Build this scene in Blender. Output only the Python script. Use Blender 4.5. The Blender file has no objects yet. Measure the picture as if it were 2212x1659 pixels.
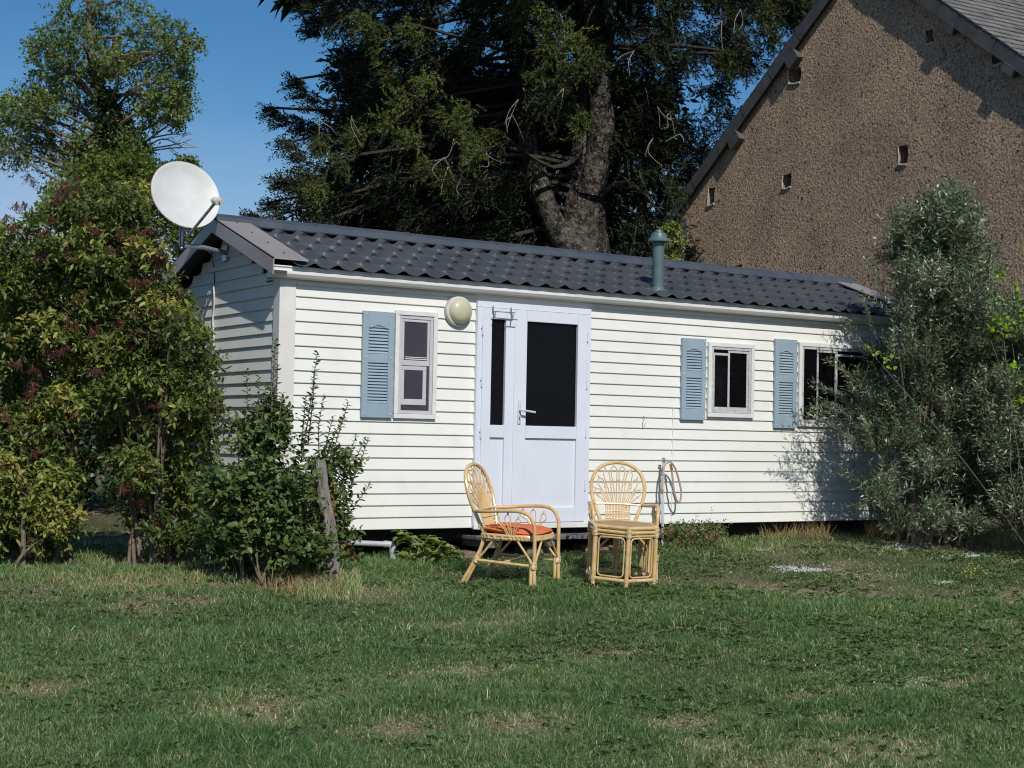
import bpy, bmesh, math, random
import numpy as np
from mathutils import Vector, Matrix
from mathutils.geometry import tessellate_polygon

# ------------------------------------------------------------------ camera, sky, sun, exposure
scene = bpy.context.scene
COL = scene.collection
random.seed(3)
CAM = np.array([-5.1175, -11.2762, 1.1274])
PITCH, YAW, ROLL = 3.4422e-02, 0.577904, 1.9291e-02
FPX = 5897.2 / 3968 * 2212          # focal length in pixels of a 2212 wide picture
cy, sy = math.cos(YAW), math.sin(YAW)
FW = np.array([sy * math.cos(PITCH), cy * math.cos(PITCH), math.sin(PITCH)])
R0 = np.array([cy, -sy, 0.0]); U0 = np.cross(R0, FW)
RT = R0 * math.cos(ROLL) + U0 * math.sin(ROLL)
UP = -R0 * math.sin(ROLL) + U0 * math.cos(ROLL)
cam_data = bpy.data.cameras.new("camera"); cam = bpy.data.objects.new("camera", cam_data); COL.objects.link(cam)
cam_data.sensor_width = 36; cam_data.lens = 5897.2 / 3968 * 36; cam_data.clip_end = 2000; cam_data.clip_start = 0.1
cam.matrix_world = Matrix(((RT[0], UP[0], -FW[0], CAM[0]), (RT[1], UP[1], -FW[1], CAM[1]), (RT[2], UP[2], -FW[2], CAM[2]), (0, 0, 0, 1)))
scene.camera = cam
SUN = np.array([-0.29, -1.0, 0.90]); SUN /= np.linalg.norm(SUN)
world = bpy.data.worlds.new("World"); scene.world = world; world.use_nodes = True
nt = world.node_tree; nt.nodes.clear()
wo = nt.nodes.new('ShaderNodeOutputWorld'); bg = nt.nodes.new('ShaderNodeBackground')
sky = nt.nodes.new('ShaderNodeTexSky'); sky.sky_type = 'NISHITA'; sky.sun_disc = False
sky.sun_elevation = math.asin(SUN[2]); sky.sun_rotation = math.atan2(SUN[0], SUN[1])
sky.air_density = 1.0; sky.dust_density = 0.3; sky.ozone_density = 3.0; sky.altitude = 300
bg.inputs[1].default_value = 0.084
tc = nt.nodes.new('ShaderNodeTexCoord'); mp = nt.nodes.new('ShaderNodeMapping'); mp.inputs['Scale'].default_value = (3, 3, 9)
no = nt.nodes.new('ShaderNodeTexNoise'); no.inputs['Scale'].default_value = 1.6; no.inputs['Detail'].default_value = 6; no.inputs['Roughness'].default_value = 0.55
rp = nt.nodes.new('ShaderNodeValToRGB'); rp.color_ramp.elements[0].position = 0.50; rp.color_ramp.elements[1].position = 0.78
sx = nt.nodes.new('ShaderNodeSeparateXYZ'); mr = nt.nodes.new('ShaderNodeMapRange')
mr.inputs['From Min'].default_value = 0.06; mr.inputs['From Max'].default_value = 0.22; mr.inputs['To Min'].default_value = 0.8; mr.inputs['To Max'].default_value = 0.04
mu = nt.nodes.new('ShaderNodeMath'); mu.operation = 'MULTIPLY'
mx = nt.nodes.new('ShaderNodeMix'); mx.data_type = 'RGBA'; mx.inputs[7].default_value = (5.4, 6.4, 8.6, 1)
L = nt.links.new
L(tc.outputs['Generated'], mp.inputs[0]); L(mp.outputs[0], no.inputs['Vector']); L(no.outputs['Fac'], rp.inputs[0])
L(tc.outputs['Generated'], sx.inputs[0]); L(sx.outputs['Z'], mr.inputs['Value']); L(rp.outputs[0], mu.inputs[0]); L(mr.outputs[0], mu.inputs[1])
hs = nt.nodes.new('ShaderNodeHueSaturation'); hs.inputs['Saturation'].default_value = 1.32; hs.inputs['Value'].default_value = 1.0
m2 = nt.nodes.new('ShaderNodeMapRange'); m2.inputs['From Min'].default_value = 0.02; m2.inputs['From Max'].default_value = 0.20; m2.inputs['To Min'].default_value = 0.8; m2.inputs['To Max'].default_value = 0.0; L(sx.outputs['Z'], m2.inputs['Value'])
ad0 = nt.nodes.new('ShaderNodeMath'); ad0.operation = 'ADD'; ad0.use_clamp = True; L(mu.outputs[0], ad0.inputs[0]); L(m2.outputs[0], ad0.inputs[1]); L(ad0.outputs[0], mx.inputs[0]); L(sky.outputs[0], hs.inputs['Color']); L(hs.outputs[0], mx.inputs[6]); L(mx.outputs[2], bg.inputs[0]); L(bg.outputs[0], wo.inputs[0])
sd = bpy.data.lights.new("sun", 'SUN'); sd.energy = 4.0; sd.angle = math.radians(0.5); sd.color = (1.0, 0.955, 0.88)
so = bpy.data.objects.new("sun", sd); COL.objects.link(so)
so.rotation_euler = Vector(SUN).to_track_quat('Z', 'Y').to_euler(); so.location = (0, -20, 30)
scene.view_settings.view_transform = 'Standard'; scene.view_settings.look = 'None'
scene.view_settings.exposure = 0.0; scene.view_settings.gamma = 1.0
scene.cycles.filter_width = 1.1; scene.render.filter_size = 1.1
scene.render.resolution_x = 1024; scene.render.resolution_y = 768

# ------------------------------------------------------------------ helpers
def at(u, v, d):                      # point seen at (u, v) of the 2212x1659 picture, d metres ahead
    return CAM + d * (FW + RT * (u - 1106) / FPX - UP * (v - 829.5) / FPX)
def on(u, v, ax, val):                # the same on the plane axis = val
    r = FW + RT * (u - 1106) / FPX - UP * (v - 829.5) / FPX
    return CAM + r * (val - CAM[ax]) / r[ax]
def ong(u, v):                        # picture point onto the lawn
    z = 0.0
    for _ in range(5):
        p = on(u, v, 2, z); z = 0.4 * z + 0.6 * float(gh(p[0], p[1]))
    return on(u, v, 2, z)
def px(P):
    d = np.asarray(P, float) - CAM; z = d @ FW
    return 1106 + FPX * (d @ RT) / z, 829.5 - FPX * (d @ UP) / z, z
def nrm(a):
    a = np.asarray(a, float); return a / np.maximum(np.linalg.norm(a, axis=-1, keepdims=True), 1e-9)
def sstep(a, b, x):
    t = np.clip((x - a) / (b - a), 0, 1); return t * t * (3 - 2 * t)
def gh(x, y):                         # lawn height
    x = np.asarray(x, float); y = np.asarray(y, float)
    k = sstep(0.0, 1.5, x)
    h = np.minimum(0.058 * (np.maximum(y, -11.5) + 1.25 + 0.4 * k), 0.025 + 0.095 * k)
    h = h + 0.13 * sstep(2.5, 6.5, x) * sstep(-4.0, -0.6, y)
    h = h + 0.018 * np.sin(x * 1.7 + 0.6 * y) * np.sin(y * 1.3 - 0.4 * x) + 0.010 * np.sin(x * 4.1 + 1) * np.sin(y * 3.7)
    h = h + 0.05 * np.exp(-((x + 1.6) ** 2 / 1.6 + (y + 0.1) ** 2 / 0.5))
    return h - 0.01
_tab = np.random.RandomState(7).rand(64, 64)
def vn(x, y, s):                      # value noise
    x = np.asarray(x, float) * s + 100; y = np.asarray(y, float) * s + 100
    i = np.floor(x).astype(int); j = np.floor(y).astype(int); fx = x - i; fy = y - j
    fx = fx * fx * (3 - 2 * fx); fy = fy * fy * (3 - 2 * fy); T = lambda a, b: _tab[a % 64, b % 64]
    return (T(i, j) * (1 - fx) + T(i + 1, j) * fx) * (1 - fy) + (T(i, j + 1) * (1 - fx) + T(i + 1, j + 1) * fx) * fy
def fbm(x, y, s):
    return (vn(x, y, s) * 0.5 + vn(x + 3, y + 9, s * 2.1) * 0.3 + vn(x + 17, y, s * 4.3) * 0.2)

def tag(o, label=None, cat=None, group=None, kind=None):
    if label: o['label'] = label
    if cat: o['category'] = cat
    if group: o['group'] = group
    if kind: o['kind'] = kind
    return o
def thing(name, label, cat, loc, rotz=0, group=None):
    o = bpy.data.objects.new(name, None); o.empty_display_size = 0.1; COL.objects.link(o)
    o.location = tuple(float(c) for c in loc); o.rotation_euler = (0, 0, rotz)
    return tag(o, label, cat, group)
def rootof(p):
    while p.parent: p = p.parent
    return p

class G:
    def __init__(s): s.v = []; s.f = []
    def add(s, vs, fs):
        n = len(s.v); s.v += [tuple(map(float, q)) for q in vs]; s.f += [tuple(i + n for i in f) for f in fs]; return s
    def box(s, a, b, rot=None, piv=None):
        x0, y0, z0 = a; x1, y1, z1 = b
        vs = [(x0, y0, z0), (x1, y0, z0), (x1, y1, z0), (x0, y1, z0), (x0, y0, z1), (x1, y0, z1), (x1, y1, z1), (x0, y1, z1)]
        if rot is not None:
            c = Vector(piv) if piv is not None else Vector(((x0 + x1) / 2, (y0 + y1) / 2, (z0 + z1) / 2))
            vs = [tuple(rot @ (Vector(q) - c) + c) for q in vs]
        return s.add(vs, [(0, 3, 2, 1), (4, 5, 6, 7), (0, 1, 5, 4), (1, 2, 6, 5), (2, 3, 7, 6), (3, 0, 4, 7)])
    def cbox(s, a, b, c=0.004):       # box with chamfered edges
        bm = bmesh.new(); bmesh.ops.create_cube(bm, size=1)
        for v in bm.verts: v.co = Vector([(a[i] + b[i]) / 2 + v.co[i] * (b[i] - a[i]) for i in range(3)])
        bmesh.ops.bevel(bm, geom=bm.edges[:], offset=c, segments=2, affect='EDGES', profile=0.6)
        bm.verts.index_update(); s.add([v.co[:] for v in bm.verts], [[v.index for v in f.verts] for f in bm.faces]); bm.free(); return s
    def prism(s, poly, d):            # closed polygon (3D points) pushed along d
        n = len(poly); d = np.array(d, float); q = [tuple(np.array(p, float) + d) for p in poly]
        fs = [tuple(range(n))[::-1], tuple(range(n, 2 * n))] + [(i, (i + 1) % n, n + (i + 1) % n, n + i) for i in range(n)]
        return s.add([tuple(p) for p in poly] + q, fs)
    def tube(s, pts, r, seg=8, cap=True, closed=False):
        P = np.array(pts, float); n = len(P); rr = np.full(n, r) if np.isscalar(r) else np.interp(np.linspace(0, 1, n), np.linspace(0, 1, len(r)), r)
        if closed: T = nrm(np.roll(P, -1, 0) - np.roll(P, 1, 0))
        else: T = nrm(np.gradient(P, axis=0))
        a = np.array([0, 0, 1.0]) if abs(T[0][2]) < 0.9 else np.array([1.0, 0, 0])
        N = nrm(np.cross(T[0], a)); vs = []
        for i in range(n):
            N = nrm(N - T[i] * (N @ T[i])); B = np.cross(T[i], N)
            for k in range(seg):
                t = 2 * math.pi * k / seg; vs.append(P[i] + rr[i] * (math.cos(t) * N + math.sin(t) * B))
        fs = []
        for i in range(n if closed else n - 1):
            j = (i + 1) % n
            for k in range(seg): fs.append((i * seg + k, i * seg + (k + 1) % seg, j * seg + (k + 1) % seg, j * seg + k))
        if cap and not closed: fs += [tuple(range(seg))[::-1], tuple((n - 1) * seg + k for k in range(seg))]
        return s.add(vs, fs)
    def lathe(s, prof, c, seg=24, axis=None):   # prof: (radius, height)
        ax = nrm(axis) if axis is not None else np.array([0, 0, 1.0])
        a = np.array([1.0, 0, 0]) if abs(ax[0]) < 0.9 else np.array([0, 1.0, 0]); N = nrm(np.cross(ax, a)); B = np.cross(ax, N); c = np.array(c, float)
        vs = [c + ax * h + r * (math.cos(2 * math.pi * k / seg) * N + math.sin(2 * math.pi * k / seg) * B) for r, h in prof for k in range(seg)]
        fs = [(i * seg + k, i * seg + (k + 1) % seg, (i + 1) * seg + (k + 1) % seg, (i + 1) * seg + k) for i in range(len(prof) - 1) for k in range(seg)]
        fs += [tuple(range(seg))[::-1], tuple((len(prof) - 1) * seg + k for k in range(seg))]
        return s.add(vs, fs)
    def build(s, name, m, parent=None, loc=(0, 0, 0), smooth=False, local=False, angle=35):
        me = bpy.data.meshes.new(name)
        off = np.array(loc, float) if parent is None else np.array(rootof(parent).location[:])
        V = s.v if local else [(a - off[0], b - off[1], c - off[2]) for a, b, c in s.v]
        me.from_pydata(V, [], s.f); me.update(); o = bpy.data.objects.new(name, me); COL.objects.link(o); me.materials.append(m)
        bm = bmesh.new(); bm.from_mesh(me); bmesh.ops.recalc_face_normals(bm, faces=bm.faces[:]); bm.to_mesh(me); bm.free()
        if smooth:
            for p in me.polygons: p.use_smooth = True
            me.set_sharp_from_angle(angle=math.radians(angle))
        if parent is None: o.location = tuple(float(c) for c in loc)
        else: o.parent = parent
        return o
def npmesh(name, V, T, m, parent=None, tint=None, loc=(0, 0, 0)):
    me = bpy.data.meshes.new(name); off = np.array(loc, float) if parent is None else np.array(rootof(parent).location[:])
    V = (np.asarray(V) - off).astype(np.float32); T = np.asarray(T, np.int32)
    me.vertices.add(len(V)); me.vertices.foreach_set('co', V.ravel()); me.loops.add(T.size); me.loops.foreach_set('vertex_index', T.ravel())
    me.polygons.add(len(T)); me.polygons.foreach_set('loop_start', np.arange(0, T.size, 3, dtype=np.int32))
    me.update(calc_edges=True)
    if tint is not None:
        at_ = me.attributes.new('tint', 'FLOAT', 'POINT'); at_.data.foreach_set('value', np.asarray(tint, np.float32))
    me.materials.append(m); o = bpy.data.objects.new(name, me); COL.objects.link(o)
    if parent is None: o.location = tuple(float(c) for c in loc)
    else: o.parent = parent
    return o
def cr(pts, n=6, closed=False):       # smooth curve through points
    P = [np.array(p, float) for p in pts]; out = []
    m = len(P)
    for i in range(m if closed else m - 1):
        if closed: a, b, c, d = P[(i - 1) % m], P[i], P[(i + 1) % m], P[(i + 2) % m]
        else: a, b, c, d = P[max(i - 1, 0)], P[i], P[i + 1], P[min(i + 2, m - 1)]
        for k in range(n):
            t = k / n; out.append(0.5 * ((2 * b) + (c - a) * t + (2 * a - 5 * b + 4 * c - d) * t * t + (3 * b - a - 3 * c + d) * t ** 3))
    if not closed: out.append(P[-1])
    return out

# ------------------------------------------------------------------ materials
def mat(name, c1, c2=None, scale=5, rough=0.6, bump=0, bscale=60, spec=0.4, metal=0, lo=0.35, hi=0.65, detail=4, bdist=0.01, stretch=None, noise3=None):
    m = bpy.data.materials.new(name); m.use_nodes = True; n = m.node_tree.nodes; l = m.node_tree.links; b = n['Principled BSDF']
    b.inputs['Roughness'].default_value = rough; b.inputs['Specular IOR Level'].default_value = spec; b.inputs['Metallic'].default_value = metal
    b.inputs['Base Color'].default_value = (*c1, 1)
    tc = n.new('ShaderNodeTexCoord'); vec = tc.outputs['Object']
    if stretch:
        mp = n.new('ShaderNodeMapping'); mp.inputs['Scale'].default_value = stretch; l.new(vec, mp.inputs[0]); vec = mp.outputs[0]
    if c2 is not None:
        t = n.new('ShaderNodeTexNoise'); t.inputs['Scale'].default_value = scale; t.inputs['Detail'].default_value = detail; t.inputs['Roughness'].default_value = 0.6
        r = n.new('ShaderNodeValToRGB'); r.color_ramp.elements[0].position = lo; r.color_ramp.elements[1].position = hi
        r.color_ramp.elements[0].color = (*c1, 1); r.color_ramp.elements[1].color = (*c2, 1)
        l.new(vec, t.inputs['Vector']); l.new(t.outputs['Fac'], r.inputs[0]); out = r.outputs[0]
        if noise3:
            c3, s3, lo3, hi3 = noise3
            t3 = n.new('ShaderNodeTexNoise'); t3.inputs['Scale'].default_value = s3; t3.inputs['Detail'].default_value = 3
            r3 = n.new('ShaderNodeMapRange'); r3.inputs['From Min'].default_value = lo3; r3.inputs['From Max'].default_value = hi3
            x3 = n.new('ShaderNodeMix'); x3.data_type = 'RGBA'; x3.inputs[7].default_value = (*c3, 1)
            l.new(vec, t3.inputs['Vector']); l.new(t3.outputs['Fac'], r3.inputs['Value']); l.new(r3.outputs[0], x3.inputs[0]); l.new(out, x3.inputs[6]); out = x3.outputs[2]
        l.new(out, b.inputs['Base Color'])
    if bump:
        t = n.new('ShaderNodeTexNoise'); t.inputs['Scale'].default_value = bscale; t.inputs['Detail'].default_value = 5
        bu = n.new('ShaderNodeBump'); bu.inputs['Strength'].default_value = bump; bu.inputs['Distance'].default_value = bdist
        l.new(vec, t.inputs['Vector']); l.new(t.outputs['Fac'], bu.inputs['Height']); l.new(bu.outputs[0], b.inputs['Normal'])
    return m
def leafmat(name, cols, rough=0.45, trans=0.3, spec=0.35, tcol=None):
    m = bpy.data.materials.new(name); m.use_nodes = True; n = m.node_tree.nodes; l = m.node_tree.links; b = n['Principled BSDF']; o = n['Material Output']
    a = n.new('ShaderNodeAttribute'); a.attribute_name = 'tint'; r = n.new('ShaderNodeValToRGB'); e = r.color_ramp.elements
    while len(e) < len(cols): e.new(0.5)
    for i, c in enumerate(cols): e[i].position = i / (len(cols) - 1); e[i].color = (*c, 1)
    l.new(a.outputs['Fac'], r.inputs[0]); l.new(r.outputs[0], b.inputs['Base Color'])
    b.inputs['Roughness'].default_value = rough; b.inputs['Specular IOR Level'].default_value = spec
    t = n.new('ShaderNodeBsdfTranslucent'); h = n.new('ShaderNodeMix'); h.data_type = 'RGBA'; h.blend_type = 'MULTIPLY'; h.inputs[0].default_value = 1
    h.inputs[7].default_value = (1.5, 1.5, 0.6, 1); l.new(r.outputs[0], h.inputs[6]); l.new(h.outputs[2], t.inputs['Color'])
    x = n.new('ShaderNodeMixShader'); x.inputs[0].default_value = trans; l.new(b.outputs[0], x.inputs[1]); l.new(t.outputs[0], x.inputs[2]); l.new(x.outputs[0], o.inputs['Surface'])
    return m
M = dict(
    siding=mat('cream_vinyl', (0.745, 0.74, 0.69), (0.69, 0.685, 0.635), 1.3, 0.5, 0.12, 25, 0.3, lo=0.4, hi=0.8, bdist=0.004, noise3=((0.66, 0.66, 0.60), 5, 0.55, 0.85)),
    trimw=mat('white_trim', (0.72, 0.72, 0.70), (0.64, 0.64, 0.61), 6, 0.4, spec=0.4),
    post=mat('corner_trim', (0.70, 0.68, 0.64), (0.62, 0.60, 0.57), 3, 0.45, spec=0.35),
    gutter=mat('gutter_plastic', (0.74, 0.73, 0.70), (0.60, 0.59, 0.56), 4, 0.35, spec=0.45, stretch=(0.4, 3, 3)),
    pvc=mat('white_door_plastic', (0.67, 0.70, 0.765), (0.64, 0.67, 0.735), 3, 0.28, spec=0.5),
    alu=mat('aged_aluminium', (0.40, 0.40, 0.39), (0.56, 0.56, 0.56), 30, 0.45, 0.1, 80, 0.4),
    sash=mat('grey_sash_plastic', (0.52, 0.51, 0.53), (0.47, 0.46, 0.48), 8, 0.4),
    blue=mat('blue_shutter_paint', (0.25, 0.335, 0.40), (0.29, 0.37, 0.425), 4, 0.5, 0.1, 90, 0.3),
    glass=mat('dark_window_glass', (0.004, 0.004, 0.005), None, rough=0.05, spec=0.12),
    net=mat('net_curtain_glass', (0.050, 0.047, 0.058), (0.060, 0.055, 0.068), 3, 0.35, spec=0.15),
    roof=mat('slate_grey_tile_sheet', (0.054, 0.060, 0.067), (0.076, 0.080, 0.086), 2.5, 0.42, 0.25, 220, 0.45, bdist=0.002, noise3=((0.35, 0.36, 0.37), 42, 0.70, 0.80)),
    ridge=mat('ridge_sheet', (0.055, 0.068, 0.088), (0.078, 0.09, 0.108), 4, 0.4, 0.1, 100, 0.45),
    barge=mat('brown_grey_barge_sheet', (0.31, 0.28, 0.275), (0.26, 0.235, 0.23), 4, 0.38, 0.05, 60, 0.5),
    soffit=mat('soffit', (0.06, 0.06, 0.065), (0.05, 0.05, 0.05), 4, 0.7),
    flue=mat('flue_paint', (0.075, 0.125, 0.135), (0.10, 0.15, 0.155), 8, 0.4, 0.08, 80, 0.4),
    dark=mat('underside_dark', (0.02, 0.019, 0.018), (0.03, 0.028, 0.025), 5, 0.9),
    dish=mat('dish_paint', (0.62, 0.62, 0.61), (0.54, 0.54, 0.52), 5, 0.45, 0.03, 60, 0.3),
    galv=mat('galvanised_steel', (0.36, 0.39, 0.42), (0.50, 0.52, 0.55), 20, 0.35, 0.1, 80, 0.6, metal=0.6),
    steel=mat('dull_steel', (0.22, 0.21, 0.20), (0.34, 0.33, 0.31), 60, 0.4, 0, 60, 0.5, metal=0.6),
    lampb=mat('lamp_base_plastic', (0.60, 0.59, 0.56), (0.45, 0.44, 0.41), 14, 0.5),
    dome=mat('yellowed_lamp_dome', (0.50, 0.47, 0.32), (0.54, 0.51, 0.37), 3, 0.22, spec=0.6),
    cane=mat('rattan_cane', (0.56, 0.37, 0.16), (0.68, 0.49, 0.25), 14, 0.26, 0.15, 130, 0.6, bdist=0.002, noise3=((0.36, 0.20, 0.07), 40, 0.62, 0.8)),
    cane2=mat('rattan_binding', (0.50, 0.36, 0.17), (0.60, 0.45, 0.24), 60, 0.35, 0.3, 200, 0.5, bdist=0.003),
    weave=mat('woven_cane_top', (0.33, 0.22, 0.11), (0.43, 0.30, 0.17), 60, 0.55, 0.5, 260, 0.3, bdist=0.004),
    orange=mat('orange_cotton', (0.58, 0.14, 0.06), (0.66, 0.17, 0.075), 8, 0.85, 0.3, 60, 0.1, bdist=0.01),
    plank=mat('weathered_planks', (0.10, 0.095, 0.09), (0.18, 0.17, 0.155), 9, 0.8, 0.5, 50, 0.2, stretch=(1, 8, 8)),
    block=mat('old_block', (0.15, 0.11, 0.08), (0.24, 0.19, 0.14), 16, 0.9, 0.8, 50, 0.1, bdist=0.02),
    postw=mat('weathered_post_wood', (0.19, 0.175, 0.155), (0.33, 0.30, 0.265), 10, 0.85, 0.9, 30, 0.15, bdist=0.02, stretch=(6, 6, 0.8), noise3=((0.09, 0.075, 0.06), 6, 0.55, 0.75)),
    pipe=mat('grey_plastic_pipe', (0.42, 0.43, 0.45), (0.33, 0.34, 0.35), 6, 0.4),
    wpipe=mat('white_plastic_pipe', (0.58, 0.60, 0.63), (0.50, 0.52, 0.55), 9, 0.35),
    hose=mat('beige_hose', (0.40, 0.29, 0.22), (0.46, 0.36, 0.28), 20, 0.4),
    brass=mat('brass', (0.55, 0.36, 0.10), (0.62, 0.45, 0.18), 30, 0.3, metal=0.8),
    cord=mat('white_cord', (0.62, 0.61, 0.58), (0.5, 0.49, 0.46), 20, 0.6),
    ink=mat('blue_ink', (0.02, 0.05, 0.12), None, rough=0.5),
    bark=mat('conifer_bark', (0.028, 0.024, 0.02), (0.12, 0.108, 0.09), 7, 0.95, .8, 14, 0.1, bdist=0.10, detail=8, lo=0.42, hi=0.62, noise3=((0.24, 0.235, 0.21), 18, 0.60, 0.72)),
    twig=mat('grey_brown_twig', (0.12, 0.09, 0.065), (0.20, 0.165, 0.13), 12, 0.85, 0.3, 60, 0.1),
    paletwig=mat('pale_bare_twig', (0.34, 0.29, 0.23), (0.24, 0.20, 0.16), 12, 0.85),
    redtwig=mat('red_stalks', (0.10, 0.028, 0.022), (0.17, 0.06, 0.035), 12, 0.6),
    berry=mat('dark_berries', (0.012, 0.006, 0.014), (0.10, 0.012, 0.015), 50, 0.25, spec=0.6),
    slate=mat('barn_slate', (0.115, 0.105, 0.10), (0.20, 0.19, 0.18), 3.0, 0.75, 0.5, 30, 0.25, bdist=0.01, stretch=(1, 1, 1)),
    slated=mat('verge_slate', (0.065, 0.065, 0.068), (0.10, 0.10, 0.10), 4, 0.6, 0.4, 30, 0.3, bdist=0.01),
    timber=mat('dark_barn_timber', (0.03, 0.026, 0.022), (0.05, 0.042, 0.035), 6, 0.9),
    lime=mat('lime_mortar', (0.36, 0.33, 0.28), (0.45, 0.42, 0.36), 14, 0.9, 0.6, 30, 0.1, bdist=0.03),
    stone=mat('quoin_render', (0.16, 0.15, 0.135), (0.22, 0.205, 0.18), 8, 0.9, 0.6, 30, 0.1, bdist=0.02),
    pebble=mat('white_gravel', (0.62, 0.62, 0.62), (0.40, 0.40, 0.39), 30, 0.8),
    petal=mat('yellow_petals', (0.75, 0.45, 0.02), None, rough=0.6),
    deadleaf=leafmat('dead_brown_leaf', [(0.16, 0.07, 0.03), (0.30, 0.13, 0.05), (0.36, 0.2, 0.09)], 0.7, 0.15),
    elder=leafmat('elder_leaf', [(0.09, 0.05, 0.03), (0.055, 0.09, 0.022), (0.10, 0.15, 0.03), (0.20, 0.235, 0.05), (0.36, 0.34, 0.09)], 0.42, 0.33),
    hazel=leafmat('dark_green_leaf', [(0.03, 0.060, 0.018), (0.06, 0.105, 0.026), (0.105, 0.155, 0.042), (0.17, 0.20, 0.07)], 0.45, 0.25, 0.35),
    willow=leafmat('grey_green_leaf', [(0.035, 0.060, 0.024), (0.085, 0.13, 0.055), (0.19, 0.235, 0.14), (0.42, 0.45, 0.36)], 0.36, 0.12, 0.5),
    lime_l=leafmat('lime_green_leaf', [(0.16, 0.30, 0.02), (0.26, 0.42, 0.03), (0.42, 0.45, 0.03)], 0.45, 0.4),
    oak=leafmat('oak_leaf', [(0.05, 0.095, 0.022), (0.09, 0.15, 0.032), (0.15, 0.20, 0.045), (0.24, 0.26, 0.08)], 0.45, 0.25),
    oak2=leafmat('olive_green_leaf', [(0.055, 0.09, 0.014), (0.10, 0.14, 0.02), (0.16, 0.185, 0.035)], 0.5, 0.3),
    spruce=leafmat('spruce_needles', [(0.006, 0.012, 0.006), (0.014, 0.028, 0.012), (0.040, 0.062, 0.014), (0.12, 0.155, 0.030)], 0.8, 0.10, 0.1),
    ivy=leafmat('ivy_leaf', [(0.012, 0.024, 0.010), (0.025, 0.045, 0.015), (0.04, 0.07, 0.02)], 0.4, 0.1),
    far=leafmat('yellow_green_far_leaf', [(0.06, 0.10, 0.02), (0.14, 0.19, 0.03), (0.26, 0.28, 0.05)], 0.5, 0.35),  # yellow-green leaf colour of the distant trees
    hydr=leafmat('hydrangea_leaf', [(0.12, 0.19, 0.04), (0.21, 0.28, 0.07), (0.34, 0.36, 0.12)], 0.5, 0.3),
    weed=leafmat('low_weed_leaf', [(0.05, 0.10, 0.03), (0.09, 0.16, 0.045), (0.16, 0.22, 0.09)], 0.45, 0.25),
    straw=leafmat('dry_straw', [(0.20, 0.12, 0.05), (0.36, 0.25, 0.12), (0.50, 0.38, 0.22)], 0.7, 0.2),
    grass=leafmat('grass_blade', [(0.06, 0.145, 0.045), (0.13, 0.23, 0.075), (0.22, 0.31, 0.115), (0.44, 0.43, 0.22), (0.68, 0.60, 0.42)], 0.45, 0.3, 0.4),
)

# ------------------------------------------------------------------ ground
def patch(x, y):                      # 0 lush .. 1 worn
    p = fbm(x, y, 0.9) * 0.65 + fbm(x + 40, y + 11, 0.28) * 0.35
    w = sstep(0.54, 0.72, p)
    w = np.maximum(w, 0.85 * np.exp(-(((x + 1.35) / 1.1) ** 2 + ((y + 0.75) / 0.38) ** 2)))        # dry edge below the hedge
    w = np.maximum(w, 0.8 * np.exp(-(((x + 0.1) / 0.5) ** 2 + ((y + 1.5) / 0.45) ** 2)))
    w = np.maximum(w, 0.75 * np.exp(-(((x - 6.9) / 2.2) ** 2 + ((y + 1.1) / 0.35) ** 2)))           # scorched strip before the right bush
    w = np.maximum(w, 0.4 * np.exp(-(((x - 2.6) / 0.9) ** 2 + ((y + 1.9) / 0.5) ** 2)) * vn(x, y, 3))
    for (u, v, rx, ry) in [(1130, 1560, .34, .2), (560, 1545, .30, .26), (850, 1575, .25, .16), (60, 1490, .22, .12), (1330, 1410, .28, .10), (1480, 1560, .25, .14), (1750, 1500, .24, .12), (1560, 1620, .22, .16), (1800, 1560, .14, .14), (1000, 1450, .30, .10), (2050, 1480, .4, .15), (1020, 1350, .45, .12)]:
        q = ong(u, v)
        w = np.maximum(w, 0.95 * np.exp(-(((x - q[0]) / rx) ** 2 + ((y - q[1]) / ry) ** 2) * 0.9))
    return np.clip(w, 0, 1)
def axis_pts(c, fine, step, far):
    a = list(np.arange(c - fine, c + fine + 1e-6, step)); s = step; x = c + fine
    while x < far: s *= 1.35; x += s; a.append(x)
    s = step; x = c - fine
    while x > -far: s *= 1.35; x -= s; a.insert(0, x)
    return np.array(a)
gx = axis_pts(1.5, 8.0, 0.08, 420); gy = axis_pts(-2.5, 7.0, 0.08, 420)
X, Y = np.meshgrid(gx, gy, indexing='ij'); Z = gh(X, Y) + 0.012 * (fbm(X, Y, 5) - 0.5)
n0, n1 = X.shape; I = np.arange(n0 * n1).reshape(n0, n1)
a, b, c, d = I[:-1, :-1].ravel(), I[1:, :-1].ravel(), I[1:, 1:].ravel(), I[:-1, 1:].ravel()
gm = bpy.data.materials.new('lawn_soil'); gm.use_nodes = True; n = gm.node_tree.nodes; l = gm.node_tree.links; pb = n['Principled BSDF']; pb.inputs['Roughness'].default_value = 0.95; pb.inputs['Specular IOR Level'].default_value = 0.1
t1 = n.new('ShaderNodeTexNoise'); t1.inputs['Scale'].default_value = 60; t1.inputs['Detail'].default_value = 8; r1 = n.new('ShaderNodeValToRGB')
for i, (p_, c_) in enumerate([(0.36, (0.03, 0.038, 0.016)), (0.5, (0.08, 0.085, 0.04)), (0.64, (0.19, 0.16, 0.09))]):
    if i > 1: r1.color_ramp.elements.new(p_)
    r1.color_ramp.elements[i].position = p_; r1.color_ramp.elements[i].color = (*c_, 1)
r2 = n.new('ShaderNodeValToRGB'); r2.color_ramp.elements[0].color = (0.13, 0.10, 0.06, 1); r2.color_ramp.elements[1].color = (0.40, 0.31, 0.22, 1); r2.color_ramp.elements[0].position = 0.35; r2.color_ramp.elements[1].position = 0.65
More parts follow.
